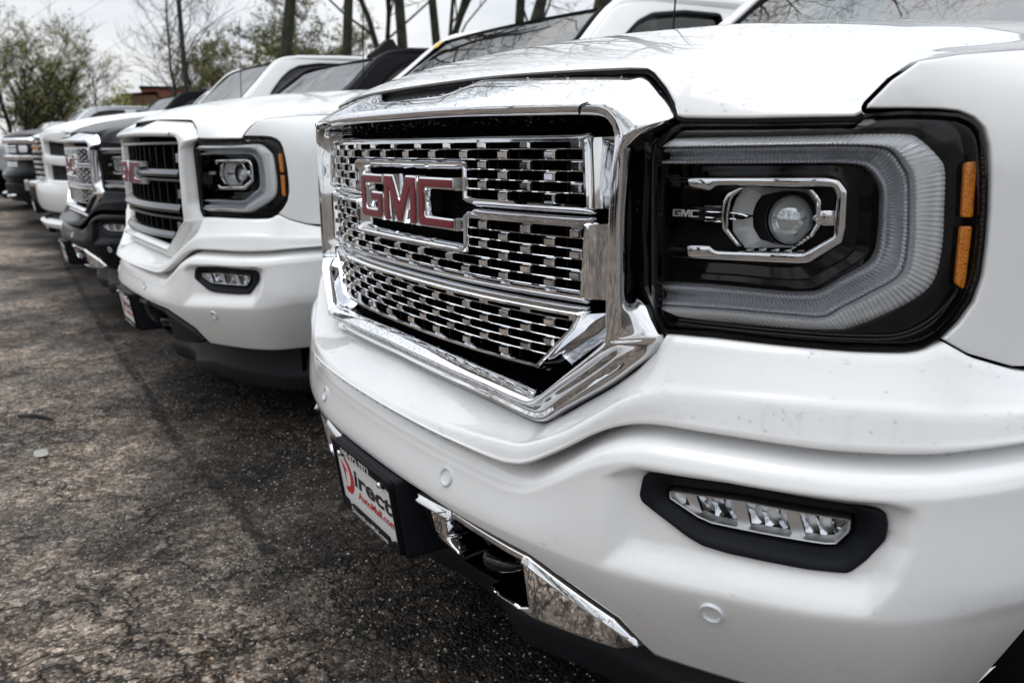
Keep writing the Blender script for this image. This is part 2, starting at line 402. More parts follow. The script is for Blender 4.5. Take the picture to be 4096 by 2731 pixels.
def mirror_copy(o, parent):
    """mirrored copy (about x=0) of a part built in truck coordinates, with its own mesh data"""
    def rec(src, par):
        c = src.copy(); c.data = src.data.copy(); c.data.transform(Matrix.Scale(-1, 4, (1, 0, 0))); c.data.flip_normals()
        COL.objects.link(c); c.parent = par
        for ch in list(src.children): rec(ch, c)
        return c
    return rec(o, parent)
def copy_tree(o, parent=None, swap=None):
    c = o.copy(); COL.objects.link(c); c.parent = parent
    if swap and c.type == 'MESH':
        for s_ in c.material_slots:
            if s_.material and s_.material.name in swap:
                nm = s_.material.name; s_.link = 'OBJECT'; s_.material = MAT[swap[nm]]
    for ch in list(o.children): copy_tree(ch, c, swap)
    return c
# ------------------------------------------------------------------ outlines measured on the truck's front (u along the front, z up), metres
def pw(P):
    P = np.array(P, float); X = P[:, 0]; Y = P[:, 1]
    return lambda u: np.interp(np.abs(u), X, Y)
def smooth_pw(P, n=8):
    Q = spl(np.array(P, float), n); return lambda u: np.interp(np.abs(u), Q[:, 0], Q[:, 1])
LENS = [(.5943,1.0582),(.6132,1.0786),(.6295,1.0869),(.7155,1.0862),(.8324,1.0861),(.8437,1.0936),(.8859,1.0957),(.9219,1.0943),(.9441,1.0922),(.9601,1.0855),(.9712,1.0751),(.9784,1.0579),(.9846,1.0251),(.9887,.9859),(.9906,.9459),(.9899,.9093),(.9828,.8806),(.9668,.8559),(.9486,.835),(.93,.8242),(.911,.8205),(.8534,.8185),(.7734,.8181),(.6856,.82),(.6169,.8178),(.6033,.8388)]
C_OUT = [(.6137,1.069),(.7741,1.0704),(.8534,1.0716),(.8922,1.0712),(.9083,1.0662),(.9349,1.0445),(.944,1.0287),(.9481,.9848),(.9506,.9441),(.9462,.9069),(.9312,.8858),(.892,.8615),(.8527,.8423),(.8324,.8378),(.7905,.8356),(.7017,.8353),(.6311,.8363)]
C_MID = [(.5976,1.0569),(.7727,1.0592),(.8353,1.0588),(.8663,1.0566),(.8812,1.0506),(.8928,1.0365),(.9017,1.0203),(.9065,.9837),(.9088,.9506),(.9075,.9212),(.8995,.9041),(.8713,.8861),(.8367,.8649),(.816,.8525),(.7764,.8519),(.6963,.8519),(.6033,.849)]
C_IN = [(.5879,1.035),(.7713,1.0368),(.8156,1.0371),(.8445,1.035),(.8584,1.0278),(.8685,1.0154),(.8737,1.0029),(.875,.982),(.876,.9608),(.8741,.933),(.8642,.9176),(.8341,.899),(.8123,.8846),(.7966,.8792),(.7598,.8773),(.6763,.8789),(.5831,.8774)]
FRAME = [(.5831,1.0176),(.8059,1.0202),(.8217,1.0172),(.8328,1.0047),(.8345,.96),(.8315,.9426),(.7915,.9159),(.7802,.9142),(.5817,.9115),(.5811,.9285),(.6558,.9292),(.6651,.9227),(.784,.9255),(.8219,.9488),(.8222,.9982),(.8156,1.0108),(.6617,1.0101),(.652,1.0027),(.5834,1.0099)]
BAR = [(.5791,.979),(.6685,.9809),(.69,.9725),(.7046,.9696),(.7047,.9673),(.6905,.9652),(.6695,.9621),(.577,.9593)]
BAR_R = [(.7906,.9722),(.8039,.9801),(.8189,.9804),(.8206,.9609),(.8055,.9605),(.791,.9678)]
BR_L = [(.6947,1.0065),(.6784,.9988),(.6733,.9885),(.6713,.9703),(.6743,.9521),(.6954,.9313),(.7025,.9317),(.6821,.9536),(.6813,.9683),(.6838,.9888),(.6881,.9967),(.7006,1.0066)]
BR_R = [(.7824,1.0066),(.7904,1.0052),(.8014,.9925),(.8028,.9613),(.7957,.9502),(.7699,.9304),(.7642,.9302),(.791,.9522),(.797,.9633),(.7959,.9914),(.7873,1.0019)]
OCT = [(.7,1.0075),(.7811,1.0061),(.7949,.9907),(.796,.9624),(.7681,.9326),(.7046,.9291),(.6865,.9495),(.6837,.9768),(.6889,.9929)]
AMB = [[(.9605,1.0366),(.9633,1.0401),(.976,1.042),(.9785,1.0365),(.9813,.9753),(.9643,.9755)], [(.9643,.9678),(.9819,.9676),(.9818,.9007),(.9793,.8902),(.9656,.8988),(.9653,.9072)]]
FOG_O = [(.6164,.6056),(.6194,.6294),(.6262,.6375),(.6413,.6413),(.7512,.6486),(.8864,.6438),(.8952,.638),(.8979,.6247),(.8967,.6063),(.8794,.5786),(.8668,.5637),(.8618,.5605),(.8232,.5575),(.735,.5563),(.7038,.5581),(.683,.5653),(.6502,.5817),(.6203,.5964)]
FOG_L = [(.655,.6189),(.6636,.6215),(.7488,.6272),(.8584,.6248),(.863,.6232),(.8623,.6079),(.85,.5894),(.8392,.5875),(.7717,.5872),(.7113,.5871),(.6927,.5914),(.6558,.6089)]
TRIM_O = [(.1762,.4712),(.2775,.4764),(.4518,.4600),(.5824,.4024),(.6155,.363),(.5819,.3476),(.4423,.3418),(.3599,.3495),(.29,.3854),(.2097,.4001),(.1839,.4365)]
TRIM_H = [(.2834,.4600),(.43,.4450),(.4286,.3610),(.4115,.3538),(.3196,.3618),(.2439,.4087),(.2446,.4485)]
gapz = smooth_pw([(0,.606),(.13,.6058),(.28,.6042),(.39,.600),(.42,.6022),(.45,.6105),(.4965,.6388),(.5494,.6756),(.5885,.6939),(.63,.703),(.68,.7055),(.745,.707),(.84,.7075),(.93,.711),(1.02,.718),(1.4,.735)])
gapd = smooth_pw([(0,.092),(.28,.09),(.42,.085),(.5,.069),(.56,.056),(.62,.052),(.7,.055),(.85,.06),(1.0,.055),(1.4,.035)])
crez = smooth_pw([(0,.6185),(.1,.6185),(.29,.624),(.40,.630),(.4368,.6350),(.4964,.6634),(.5474,.7012),(.582,.7264),(.615,.7414),(.665,.7505),(.87,.7605),(1.018,.7537),(1.4,.75)])
cred = smooth_pw([(0,.081),(.28,.080),(.42,.075),(.5,.062),(.56,.05),(.62,.043),(.7,.042),(.85,.044),(1.0,.042),(1.4,.03)])
topz = pw([(0,.6715),(.2355,.6645),(.39,.6525),(.421,.6475),(.46,.6715),(.5406,.7265),(.5811,.7605),(.6095,.789),(.6135,.8145),(.6856,.8165),(.8534,.815),(.911,.8165),(.93,.820),(.946,.829),(.952,.832),(.9875,.8125),(1.0475,.794),(1.15,.774),(1.4,.765)])
topd = pw([(0,.016),(.42,.014),(.46,.012),(.6,.006),(.95,.008),(1.4,.004)])
UC, ZCN, RA = 1.52, .40, .455
def arch_u(z): return UC-np.sqrt(np.maximum(RA**2-(np.asarray(z, float)-ZCN)**2, 0))
fend_top = pw([(.84,1.10),(.8452,1.104),(.87,1.1316),(.8995,1.1516),(.95,1.16),(1.05,1.168),(1.3,1.18),(1.7,1.195),(2.2,1.21),(7,1.21)])
fend_roll = pw([(.8437,.004),(.87,.012),(.8995,.022),(.95,.042),(1.05,.07),(1.2,.085),(7,.085)])
def dF(u, z):
    t_ = np.clip((np.asarray(z, float)-1.03)/(fend_top(u)+.004-1.03), 0, .995); return -fend_roll(u)*(1-np.sqrt(1-t_**2))
# bumper surface
bumD = smooth_pw([(0,.094),(.28,.092),(.42,.090),(.6,.086),(.75,.089),(.87,.092),(.95,.088),(1.05,.078),(1.2,.06),(1.4,.05)])
bumB = pw([(0,.492),(.22,.490),(.317,.482),(.459,.470),(.53,.442),(.5907,.4104),(.617,.37),(.632,.352),(.76,.350),(.9,.349),(1.05,.352),(1.4,.36)])
bumC = pw([(0,.50),(.5,.495),(.58,.4946),(.65,.499),(.74,.506),(.83,.510),(.9,.515),(1.0,.53),(1.4,.53)])
ptop = pw([(.55,.605),(.5683,.6169),(.5891,.6328),(.6191,.6485),(.731,.6561),(.8932,.6582),(.92,.650),(1.2,.63)])
pright = lambda z: np.interp(z, [.50,.516,.525,.563,.605,.636,.66], [.86,.876,.886,.907,.918,.920,.915])
def fog_hole(u, z):
    Q = np.stack([np.abs(np.asarray(u, float)).ravel(), np.asarray(z, float).ravel()], -1); k = (Q[:, 0] > .62) & (Q[:, 0] < .90) & (Q[:, 1] > .56) & (Q[:, 1] < .645)
    r_ = np.zeros(len(Q))
    if k.any(): P = ccw(np.array(FOG_O)*1.0); q = Q[k]; r_[k] = np.where(inside(q, P), ss(.003, .009, pdist(q, P)), 0)
    return r_.reshape(np.shape(u))
def bumper_d(u, z):
    u = np.abs(np.asarray(u, float)); z = np.asarray(z, float); h = gapz(u)-z; D = bumD(u); c = bumC(u)
    sh = D-.013; low = D-np.clip((c-z)/.15, 0, 2)**1.25*.062
    face = sh+(D-sh)*ss(0, 1, 1-np.clip((z-c)/(gapz(u)-.03-c+1e-6), 0, 1))
    body = np.where(z < c, low, face)
    g = gapd(u)
    kk = np.interp(u, [0, .38, .45, .56, .70, .95, 1.1], [.35, .4, .6, 1.0, 1.0, .9, .8])
    top = kk*np.interp(h, [-.03, 0, .008, .016, .024, .033, .046], [-.095, -.072, -.054, -.034, -.017, -.006, 0])
    d = body+top
    corner = ss(.90, 1.0, u)
    pk = np.minimum.reduce([(z-c)/.050, (ptop(u)-z)/.012, (pright(z)-u)/.022, (u-.572)/.045])
    return d-.022*ss(0, 1, pk)-.006*corner*ss(.56, .50, z)

DEN = {}
def front_body(root, paint, chrome_like, hollow=True):
    """hood, fenders, fascia, bumper, surround and lower trim: the same stampings on every truck of this type"""
    # dark structure behind the skin
    us = np.linspace(-1.0, 1.0, 61); zs = np.linspace(.30, 1.075, 10)
    G = [M(us, z, -.15) for z in zs]; loft('front_structure', G, deep, root)
    # hood
    zc = smooth_pw([(-.1,1.17),(.0,1.196),(.1,1.219),(.2,1.240),(.35,1.264),(.6,1.292),(1.0,1.318),(1.4,1.332)])
    def ztop(x, y): return np.interp(y, *zc_tab)-.1*(np.abs(x)/.85)**2.2
    ty = np.linspace(-.1, 1.4, 151); zc_tab = (ty, np.array([np.interp(q, *np.array(spl(np.array([(-.1,1.17),(.0,1.196),(.1,1.219),(.2,1.240),(.35,1.264),(.6,1.292),(1.0,1.318),(1.4,1.332)]), 10)).T) for q in ty]))
    Eh = spl(np.array([(0,1.1695,-.042),(.25,1.168,-.036),(.42,1.1645,-.029),(.54,1.1605,-.024)]), 8)
    E2 = np.array([(.568,1.158,-.021),(.580,1.1515,-.019),(.600,1.1316,-.016),(.616,1.112,-.009),(.6225,1.100,-.003),(.6255,1.0965,.001),(.632,1.0945,.002),(.6556,1.0935,.003),(.69,1.0925,.003),(.7155,1.092,.003),(.75,1.092,.003),(.79,1.092,.003),(.8324,1.092,.003),(.8405,1.0965,.003)])
    Er = np.vstack([Eh, E2]); ptsR = M(Er[:, 0], Er[:, 1], Er[:, 2])
    cutuz = np.array([(.8412,1.104),(.866,1.1316),(.8955,1.152),(.95,1.161),(1.05,1.169),(1.3,1.181),(1.7,1.196),(2.1,1.209)])
    cut = M(cutuz[:, 0], cutuz[:, 1], dF(cutuz[:, 0], cutuz[:, 1])); cut[:, 0] -= .0015
    cut = np.vstack([ptsR[-1:], cut])
    nr = 46; tt = np.concatenate([[0, .0012, .003, .006, .010, .015, .022, .03, .04, .055, .075], np.linspace(.1, 1, nr-11)])
    cl = np.concatenate([[0], np.cumsum(np.linalg.norm(np.diff(cut, axis=0), axis=1))])
    cols = []
    xe = ptsR[-1, 0]; ytop = cut[-1, 1]
    for (px, py, pz), e in zip(ptsR, Er):
        y = py+(ytop-py)*tt; f = px/xe; wgt = ss(.55, 1.0, f)
        xr = np.interp(y, cut[:, 1], cut[:, 0]); zr = np.interp(y, cut[:, 1], cut[:, 2])
        x = px*(1-wgt)+wgt*(px+(xr-xe)*f)
        zt = ztop(x, y); d0 = ztop(px, py)-pz
        r_ = .028+.02*(1-ss(.5, .75, f)) 
        z = zt-d0*np.exp(-(y-py)/r_)
        b_ = ss(.78, 1.0, f); z = z*(1-b_)+b_*np.minimum(z, zr+.02*(1-f)); 
        if f > .999: x, z = xr, zr
        cols.append(np.stack([x, y, z], -1))
    cols = np.array(cols); left = cols[:0:-1]*[-1, 1, 1]; G = np.concatenate([left, cols], 0)
    # turned-under front lip
    lip = G[:, :1]+np.array([0, .03, -.012]); G = np.concatenate([lip, G], 1)
    hood = loft('hood', G, paint, root); DEN['hood'] = G
    # black seal along the hood's front edge
    sealp = np.vstack([(ptsR*[-1, 1, 1])[::-1], ptsR[1:]])+np.array([0, .004, -.0045])
    mb = MB(); mb.tube(sealp, np.interp(np.abs(sealp[:, 0]), [.50, .57], [.0022, .0042]), 6); mb.build('hood_seal', rubber, hood)
    # fenders
    arch_r = [(UC-RA*math.cos(a), ZCN+RA*math.sin(a)) for a in np.linspace(R_(56), R_(158), 26)]
    fo = [(.8462,1.0995),(.8859,1.0990),(.9219,1.0978),(.9441,1.0955),(.962,1.0885),(.9745,1.0775),(.982,1.0595),(.9882,1.0257),(.9925,.9862),(.9944,.9459),(.9937,.9090),(.9866,.8785),(.9705,.853),(.953,.8355),(.9875,.8168),(1.0475,.7985),(arch_r[0][0], .779)]+arch_r+[(2.1,.57),(2.1,1.206),(1.7,1.192),(1.3,1.177),(1.05,1.165),(.95,1.157),(.8995,1.1500),(.8705,1.1296),(.8470,1.104)]
    fe = panel('fender', fo, lambda u, z: .003+dF(u, z), paint, root, res=.022, step=.012, er=.003, thick=.02); mirror_copy(fe, root)
    # upper fascia: ledge below the grille and lamps, rolling over a crease to the lip above the bumper gap
    n = 221; ue = np.sin(np.linspace(-1, 1, n)*math.pi/2*.82)/math.sin(math.pi/2*.82)
    rows = []
    zend = .765; uend = float(arch_u(.74))-.004
    U_ = ue*uend; T_ = topz(U_); C_ = crez(U_); Gz = gapz(U_); td, cd, gd = topd(U_), cred(U_), gapd(U_)
    prof = [(T_, td-.03), (T_+.0005, td-.004), (T_-.001, td)]
    for f in (.2, .4, .6, .8, .92): prof.append((T_+(C_-T_)*f, td+(cd-td)*f**1.12))
    dz = C_-Gz; e1 = np.minimum(.012, dz*.35)
    prof += [(C_+e1*.2, cd-.0015+.001), (C_-e1*.35, cd+.0030), (C_-e1, cd+.0052)]
    for f in (.45, .7): prof.append((C_-e1-(dz-e1)*f, (cd+.0052)+(gd-cd-.0052)*f))
    prof += [(Gz+.004, gd), (Gz+.0012, gd-.001), (Gz, gd-.004), (Gz+.001, gd-.03)]
    G = np.array([M(U_, z, d) for z, d in prof])
    loft('upper_fascia', G, paint, root); DEN['fascia'] = (prof, U_)
    # bumper cover
    nu = 361; un = np.linspace(-1, 1, nu); rr = np.concatenate([np.linspace(0, .22, 22), np.linspace(.22, 1, 60)[1:]]); G = []
    for q in rr:
        u0 = un*1.09; z = (gapz(u0)+.02)*(1-q)+bumB(u0)*q
        uu = un*(arch_u(np.clip(z, .352, .74))-.003); z = (gapz(uu)+.02)*(1-q)+bumB(uu)*q
        G.append(M(uu, z, bumper_d(uu, z)-.075*fog_hole(uu, z)))
    G.append(G[-1]+np.array([0, .05, .012]))
    loft('bumper', G, paint, root); DEN['bumper'] = G
    # parking sensors: four
    for u, z in ((.7237, .4763), (.272, .537), (-.272, .537), (-.7237, .4763)):
        c0 = M(u, z, bumper_d(u, z)); du = M(u+.004, z, bumper_d(u+.004, z))-M(u-.004, z, bumper_d(u-.004, z)); dz_ = M(u, z+.004, bumper_d(u, z+.004))-M(u, z-.004, bumper_d(u, z-.004))
        du /= np.linalg.norm(du); dz_ /= np.linalg.norm(dz_); nn = np.cross(du, dz_)
        if nn[1] > 0: nn = -nn
        def ring(prof, k=28):
            V = []
            for r_, h in prof:
                for i in range(k): w = 2*math.pi*i/k; V.append(c0+r_*(math.cos(w)*du+math.sin(w)*dz_)+h*nn)
            return V, grid_faces(len(prof), k, False, True)
        V, F = ring([(.0168, -.003), (.0168, .001), (.0150, .0035), (.0128, .0035), (.0112, .0005), (.0098, -.001), (.0098, -.004)])
        s_ = mesh('parking_sensor', V, F, sensorpaint, root, True, 40)
        V, F = ring([(.0086, -.003), (.0084, -.0008), (.0001, -.0004)]); mesh('sensor_face', V, F, paint, s_, True, 40); V, F = ring([(.0104, -.0016), (.0080, -.0016)]); mesh('sensor_gap', V, F, rubber, s_)
    # lower trim with the tow hook openings
    def dtrim(u, z): ub = np.abs(u); t_ = np.interp(ub, [.16, .28, .4518, .5824, .63], [.472, .4775, .4605, .4024, .355]); return np.interp(ub, [.16, .40, .45, .58, .62], [.081, .080, .077, .054, .034])-.19*np.clip(t_-z, 0, .2)
    for sgn in (1, -1):
        tr_ = panel('lower_trim', TRIM_O, dtrim, chrome_like, None, holes=[TRIM_H], res=.012, step=.008, er=.006, drop=.006, thick=.055)
        for flange in ([(.1762,.4742),(.2775,.4794),(.2785,.4640),(.1782,.4602)], [(.4400,.4650),(.4518,.4634),(.5824,.4064),(.6155,.367),(.6125,.363),(.5804,.3930),(.4498,.4494),(.4400,.4505)]):
          flange_ = [(.1762,.4742),(.2775,.4794),(.4518,.4634),(.5824,.4064),(.6155,.367),(.6125,.363),(.5804,.3930),(.4498,.4494),(.2775,.4644),(.1782,.4602)]
          fl = panel('trim_flange', flange, lambda u, z: dtrim(u, z)+.002+.7*np.clip(np.interp(np.abs(u), [.1762, .2775, .4518, .5824, .6155], [.4742, .4794, .4634, .4064, .367])-z, 0, .02), chrome_like, tr_, res=.02, step=.01, er=.003, thick=.02)
        mb = MB(); a = np.linspace(0, math.pi, 14); ctr = M(.350, .405, .02)
        P = np.array([ctr+np.array([math.cos(w)*.036, -math.sin(w)*.052+.018, math.sin(w)*.0]) for w in a]); P = np.vstack([P[0]+[0, .10, 0], P, P[-1]+[0, .10, 0]])
        mb.tube(P, .0125, 18); hk = mb.build('tow_hook', glossblack, None, angle=70)
        tray = loft('hook_recess', [M(np.linspace(.238, .436, 9), z, d) for z, d in ((.466, .05), (.466, -.06), (.362, -.06), (.356, .03))], glossblack, None, angle=30)
        if sgn == -1:
            for o in (tr_, hk, tray):
                for q in [o]+list(o.children): q.data.transform(Matrix.Scale(-1, 4, (1, 0, 0))); q.data.flip_normals()
        for o in (tr_, hk, tray): o.parent = root
    # centre air intake behind the plate
    loft('lower_intake', [M(np.linspace(-.22, .22, 15), z, d) for z, d in ((.50, .05), (.49, .035), (.40, .01), (.36, .03))], grain, root, angle=30)
    # air dam
    uu = np.linspace(-1.06, 1.06, 81)
    lz = np.interp(np.abs(uu), [0, .10, .18, .27, .43, .60, .9, 1.06], [.30, .26, .19, .205, .227, .226, .222, .222]); lz = np.where(np.abs(uu) < .18, .19, lz); cb = ss(.02, .26, np.abs(uu)); dd_ = -.10-.05*(1-cb)
    G = [M(uu, .40+0*uu, dd_-.02), M(uu, lz+.02, dd_-.012), M(uu, lz+.004, dd_-.002), M(uu, lz-.003, dd_), M(uu, lz-.012, dd_+.001), M(uu, lz-.05, dd_-.006), M(uu, lz-.062, dd_-.012), M(uu, lz-.066, dd_-.03), M(uu, lz-.060, dd_-.10)]
    loft('air_dam', G, greyplastic, root, angle=50)

# ------------------------------------------------------------------ grille surround: rails from the opening's edge to the body
def surround(root, m):
    # station: inner (u,z), outer (u,z), rows of (fraction, d), first row is the wall going back into the opening
    hd = [(0, -.055), (0, .026), (.07, .034), (.20, .037), (.32, .034), (.55, .012), (.8, -.016), (1, -.043)]
    sd = [(0, -.055), (0, .026), (.08, .035), (.2, .0385), (.80, .037), (.97, .030), (1.02, .008), (1.50, -.014)]
    fl = [(0, -.055), (0, .026), (.08, .035), (.16, .0385), (.34, .035), (.40, .030), (.85, .004), (1.05, -.012)]
    dg = [(.06, -.03), (0, .030), (.10, .041), (.18, .043), (.42, .016), (.50, .012), (.92, .020), (1.02, .004)]
    bt = [(.30, .004), (.0, .017), (.27, .0465), (.34, .0485), (.66, .026), (.74, .021), (.95, .030), (1.0, .010)]
    ST = [((0, 1.1035), (0, 1.1675), hd), ((.22, 1.1035), (.22, 1.1665), hd), ((.40, 1.1005), (.42, 1.1628), hd),
          ((.50, 1.0985), (.54, 1.1590), hd), ((.530, 1.0955), (.5737, 1.1562), hd), ((.543, 1.0875), (.5985, 1.1290), None), ((.5485, 1.0760), (.6165, 1.1080), None), ((.5500, 1.0660), (.6215, 1.0925), None),
          ((.5505, 1.045), (.590, 1.0725), None), ((.5500, 1.02), (.5755, 1.0580), None), ((.5480, .985), (.5700, 1.000), sd), ((.5468, .945), (.5690, .950), sd), ((.5460, .90), (.5705, .905), sd), ((.5452, .855), (.5712, .865), sd),
          ((.5440, .832), (.5850, .8440), None), ((.5423, .8095), (.6076, .8174), fl), ((.540, .803), (.6120, .8080), fl), ((.5375, .7963), (.6115, .7950), fl),
          ((.5200, .7785), (.5811, .7655), dg), ((.4996, .7607), (.5406, .7310), dg), ((.4528, .7215), (.4600, .6760), dg), ((.436, .708), (.4400, .6605), dg), ((.418, .7020), (.4210, .6510), None), ((.396, .7075), (.3936, .6535), bt),
          ((.30, .7160), (.30, .6640), bt), ((.16, .7235), (.16, .6690), bt), ((0, .7270), (0, .6720), bt)]
    keys = [i for i, s_ in enumerate(ST) if s_[2] is not None]
    rows = []
    for i, (a, b_, pr) in enumerate(ST):
        if pr is None:
            k0 = max(k for k in keys if k < i); k1 = min(k for k in keys if k > i); w = (i-k0)/(k1-k0)
            pr = (1-w)*np.array(ST[k0][2])+w*np.array(ST[k1][2])
        pr = np.array(pr); a = np.array(a); b_ = np.array(b_)
        rows.append([(*(a+(b_-a)*f), d) for f, d in pr])
    rows = np.array(rows)                                   # station x rail x (u,z,d)
    n = 6; R2 = np.array([spl(rows[:, j], n) for j in range(rows.shape[1])]).transpose(1, 0, 2)
    # scoop cut into the header, its floor is a separate dark panel
    cut = 1-ss(.135, .205, np.abs(R2[:, 0, 0])); cut[R2[:, 0, 1] < 1.0] = 0
    for j, k in ((-1, 1.0), (-2, .62), (-3, .16)):
        tgt = R2[:, -4].copy(); tgt[:, 1] = 1.1455; tgt[:, 2] = -.012 if j != -1 else -.024
        if j == -1: tgt[:, 1] = 1.1452
        if j == -2: tgt[:, 1] = 1.1440; tgt[:, 2] = -.008
        if j == -3: tgt[:, 1] = 1.1380; tgt[:, 2] = .006
        R2[:, j] += (tgt-R2[:, j])*cut[:, None]
    # finer across, keeping the creases
    fin = [R2[:, 0]]
    for j in range(1, R2.shape[1]):
        for f in (.06, .5, .94): fin.append(R2[:, j-1]*(1-f)+R2[:, j]*f)
    fin.append(R2[:, -1]); fin = np.array(fin)              # rail x station
    # soften creases a little
    for _ in range(2): fin[2:-1] = fin[2:-1]*.5+.25*(fin[1:-2]+fin[3:])
    Gr = M(fin[..., 0], fin[..., 1], fin[..., 2]); Gl = Gr[:, :0:-1]*[-1, 1, 1]
    left = Gr[:, ::-1]*[-1, 1, 1]
    G = np.concatenate([Gr, left[:, 1:-1]], 1)              # closed loop
    o = loft('grille_surround', G, m, root, cc=True); DEN['surround'] = (fin, G)
    # scoop floor
    us = np.linspace(-.215, .215, 25)
    loft('hood_scoop', [M(us, z, d) for z, d in ((1.139, -.018), (1.141, -.030), (1.172, -.072), (1.178, -.06))], grain, o)
    for sg in (1, -1):
        zz = np.linspace(.806, 1.086, 24); uL = np.interp(zz, [.806, .8389, 1.0582, 1.0786, 1.086], [.622, .607, .598, .616, .628])
        loft('lamp_seal', [M(sg*(uL-.045), zz, -.045), M(sg*(uL-.030), zz, -.022), M(sg*(uL-.012), zz, -.010), M(sg*(uL-.003), zz, -.0045), M(sg*(uL+.002), zz, -.010)], glossblack, o)
    # joint between header and side piece
    for sg in (1, -1):
        mb = MB(); P = spl(np.array([(.4990,1.1012,.0325),(.5030,1.1085,.0385),(.5085,1.1130,.0385),(.5165,1.1150,.0375)]), 5); Q = M(P[:, 0]*sg, P[:, 1], P[:, 2]); mb.tube(Q, .0012, 5); mb.build('trim_joint', rubber, o)
    return o
# ------------------------------------------------------------------ woven chrome grille in three framed sections
SEC1 = [(-.491,1.072),(-.497,.975),(-.224,.975),(-.224,1.030),(.224,1.030),(.224,.975),(.497,.975),(.491,1.072)]
SEC2 = [(-.497,.955),(-.491,.848),(.491,.848),(.497,.955),(.224,.955),(.224,.898),(-.224,.898),(-.224,.955)]
SEC3 = [(-.486,.827),(-.474,.803),(-.402,.732),(.402,.732),(.474,.803),(.486,.827)]
FSEC = [(-.0078, -.030), (-.0078, -.003), (-.0006, .0060), (.0016, .0085), (.0054, .0085), (.0075, .004), (.0075, -.022)]
def block_mesh():
    V = []
    for w, h, d in ((.0108, .0075, -.014), (.0108, .0072, -.001), (.0100, .0056, .0050), (.0076, .0042, .0085)):
        V += [(-w, -d, -h), (w, -d, -h), (w, -d, h), (-w, -d, h)]
    F = []
    for k in range(3):
        for i in range(4): a = k*4+i; b_ = k*4+(i+1) % 4; F.append((a, b_, b_+4, a+4))
    F.append((12, 13, 14, 15))
    me = bpy.data.meshes.new('grille_block'); me.from_pydata(V, [], F); me.materials.append(chrome); me.update(); return me
def face_at(u, z, d=0.0):
    c = M(u, z, d); t_ = M(u+.003, z, d)-M(u-.003, z, d); return c, math.atan2(t_[1], t_[0])
def woven_grille(root, fine=True):
    gr = loft('grille', [M(np.linspace(-.585, .585, 41), z, d) for z, d in ((1.112, -.015), (1.106, -.052), (.70, -.06), (.69, -.02))], deep, root, angle=30)
    bm = block_mesh() if fine else None
    joint = MB()
    for sec, zt, pitch, nrow in ((SEC1, 1.0632, .0152, 6), (SEC2, .940, .0150, 7), (SEC3, .820, .0146, 6)):
        P = rounded(ccw(sec), .007, 4); P = resample(P, .02)
        fr = sweep('grille_frame', P, FSEC, chrome, gr, True, .001)
        # outer return of the frame towards the surround
        poly = ccw(sec)
        for sg in (1, -1):
            ed = [(.497, .9765), (.491, 1.0705)] if sec is SEC1 else ([(.491, .8495), (.497, .9535)] if sec is SEC2 else [(.402, .733), (.474, .804), (.4855, .8262)])
            ex = [(.549, .9745), (.551, 1.074)] if sec is SEC1 else ([(.547, .846), (.548, .957)] if sec is SEC2 else [(.425, .716), (.520, .792), (.5435, .831)])
            ed, ex = np.array(ed), np.array(ex)
            G = [M(sg*(ed[:, 0]+(ex[:, 0]-ed[:, 0])*f), ed[:, 1]+(ex[:, 1]-ed[:, 1])*f, d) for f, d in ((-.02, .006), (.04, .0085), (.10, .005), (.90, -.030), (.96, -.036), (1, -.06))]
            loft('frame_return', G, chrome, fr, angle=25)
            for k in (0, -1):
                cap = [M(sg*q[0], q[1], d) for q, d in ((ed[k], .006), (ex[k], -.034), (ex[k], -.06), (ed[k], -.03))]
                joint.add(cap, [(0, 1, 2, 3)])
        inner = offset(ccw(sec), .006)
        zmin, zmax = inner[:, 1].min(), inner[:, 1].max()
        for k in range(nrow):
            zc = zt-k*pitch
            # thin bar under this row
            zb = zc-pitch*.5
            if zb > zmin+.002:
                us = np.linspace(-.5, .5, 401); ins = inside(np.stack([us, us*0+zb], -1), ccw(sec))
                runs = []; st = None
                for i, q in enumerate(ins):
                    if q and st is None: st = i
                    if st is not None and (not q or i == len(ins)-1): runs.append((us[st], us[i-1])); st = None
                for a, b_ in runs:
                    if b_-a < .03: continue
                    uu = np.linspace(a, b_, max(4, int((b_-a)/.03)))
                    G = np.array([M(uu, zb+h, d) for h, d in ((-.0011, -.03), (-.0011, .0005), (0, .0022), (.0013, .001), (.0016, -.03))])
                    if fine: loft('grille_bar', G, chrome, gr, angle=30)
                    else: joint.add(G.reshape(-1, 3), grid_faces(*G.shape[:2]))
            for c in range(20):
                if (c+k) % 2 == 0: continue
                u = (c-9.5)*.0497
                if not inside([(u, zc)], inner)[0]: continue
                if fine:
                    c0, an = face_at(u, zc, 0); o = bpy.data.objects.new('grille_block', bm); link(o, gr); o.location = c0; o.rotation_euler = (0, 0, an)
                else:
                    c0, an = face_at(u, zc, 0); ca, sa = math.cos(an), math.sin(an); V = []
                    for w, h, d in ((.0100, .0070, -.014), (.0088, .0062, .0065), (.0066, .0050, .0090)):
                        for x, z in ((-w, -h), (w, -h), (w, h), (-w, h)): V.append(c0+np.array([x*ca+d*sa, x*sa-d*ca, z]))
                    joint.add(V, [(4*q+i, 4*q+(i+1) % 4, 4*q+4+(i+1) % 4, 4*q+4+i) for q in range(2) for i in range(4)]+[(8, 9, 10, 11)])
        # thin dark fins behind
        mb = MB()
        for c in range(21):
            u = (c-10)*.0497
            ins = [z for z in np.linspace(zmin, zmax, 40) if inside([(u, z)], inner)[0]]
            if len(ins) < 3: continue
            c0, an = face_at(u, (ins[0]+ins[-1])/2, -.022); mb.box(c0, (.0011, .016, (ins[-1]-ins[0])/2), an)
        tag(mb.build('grille_fins', black, fr), kind='stuff')
    if joint.V: joint.build('frame_caps' if fine else 'woven_bars', chrome, gr, angle=30)
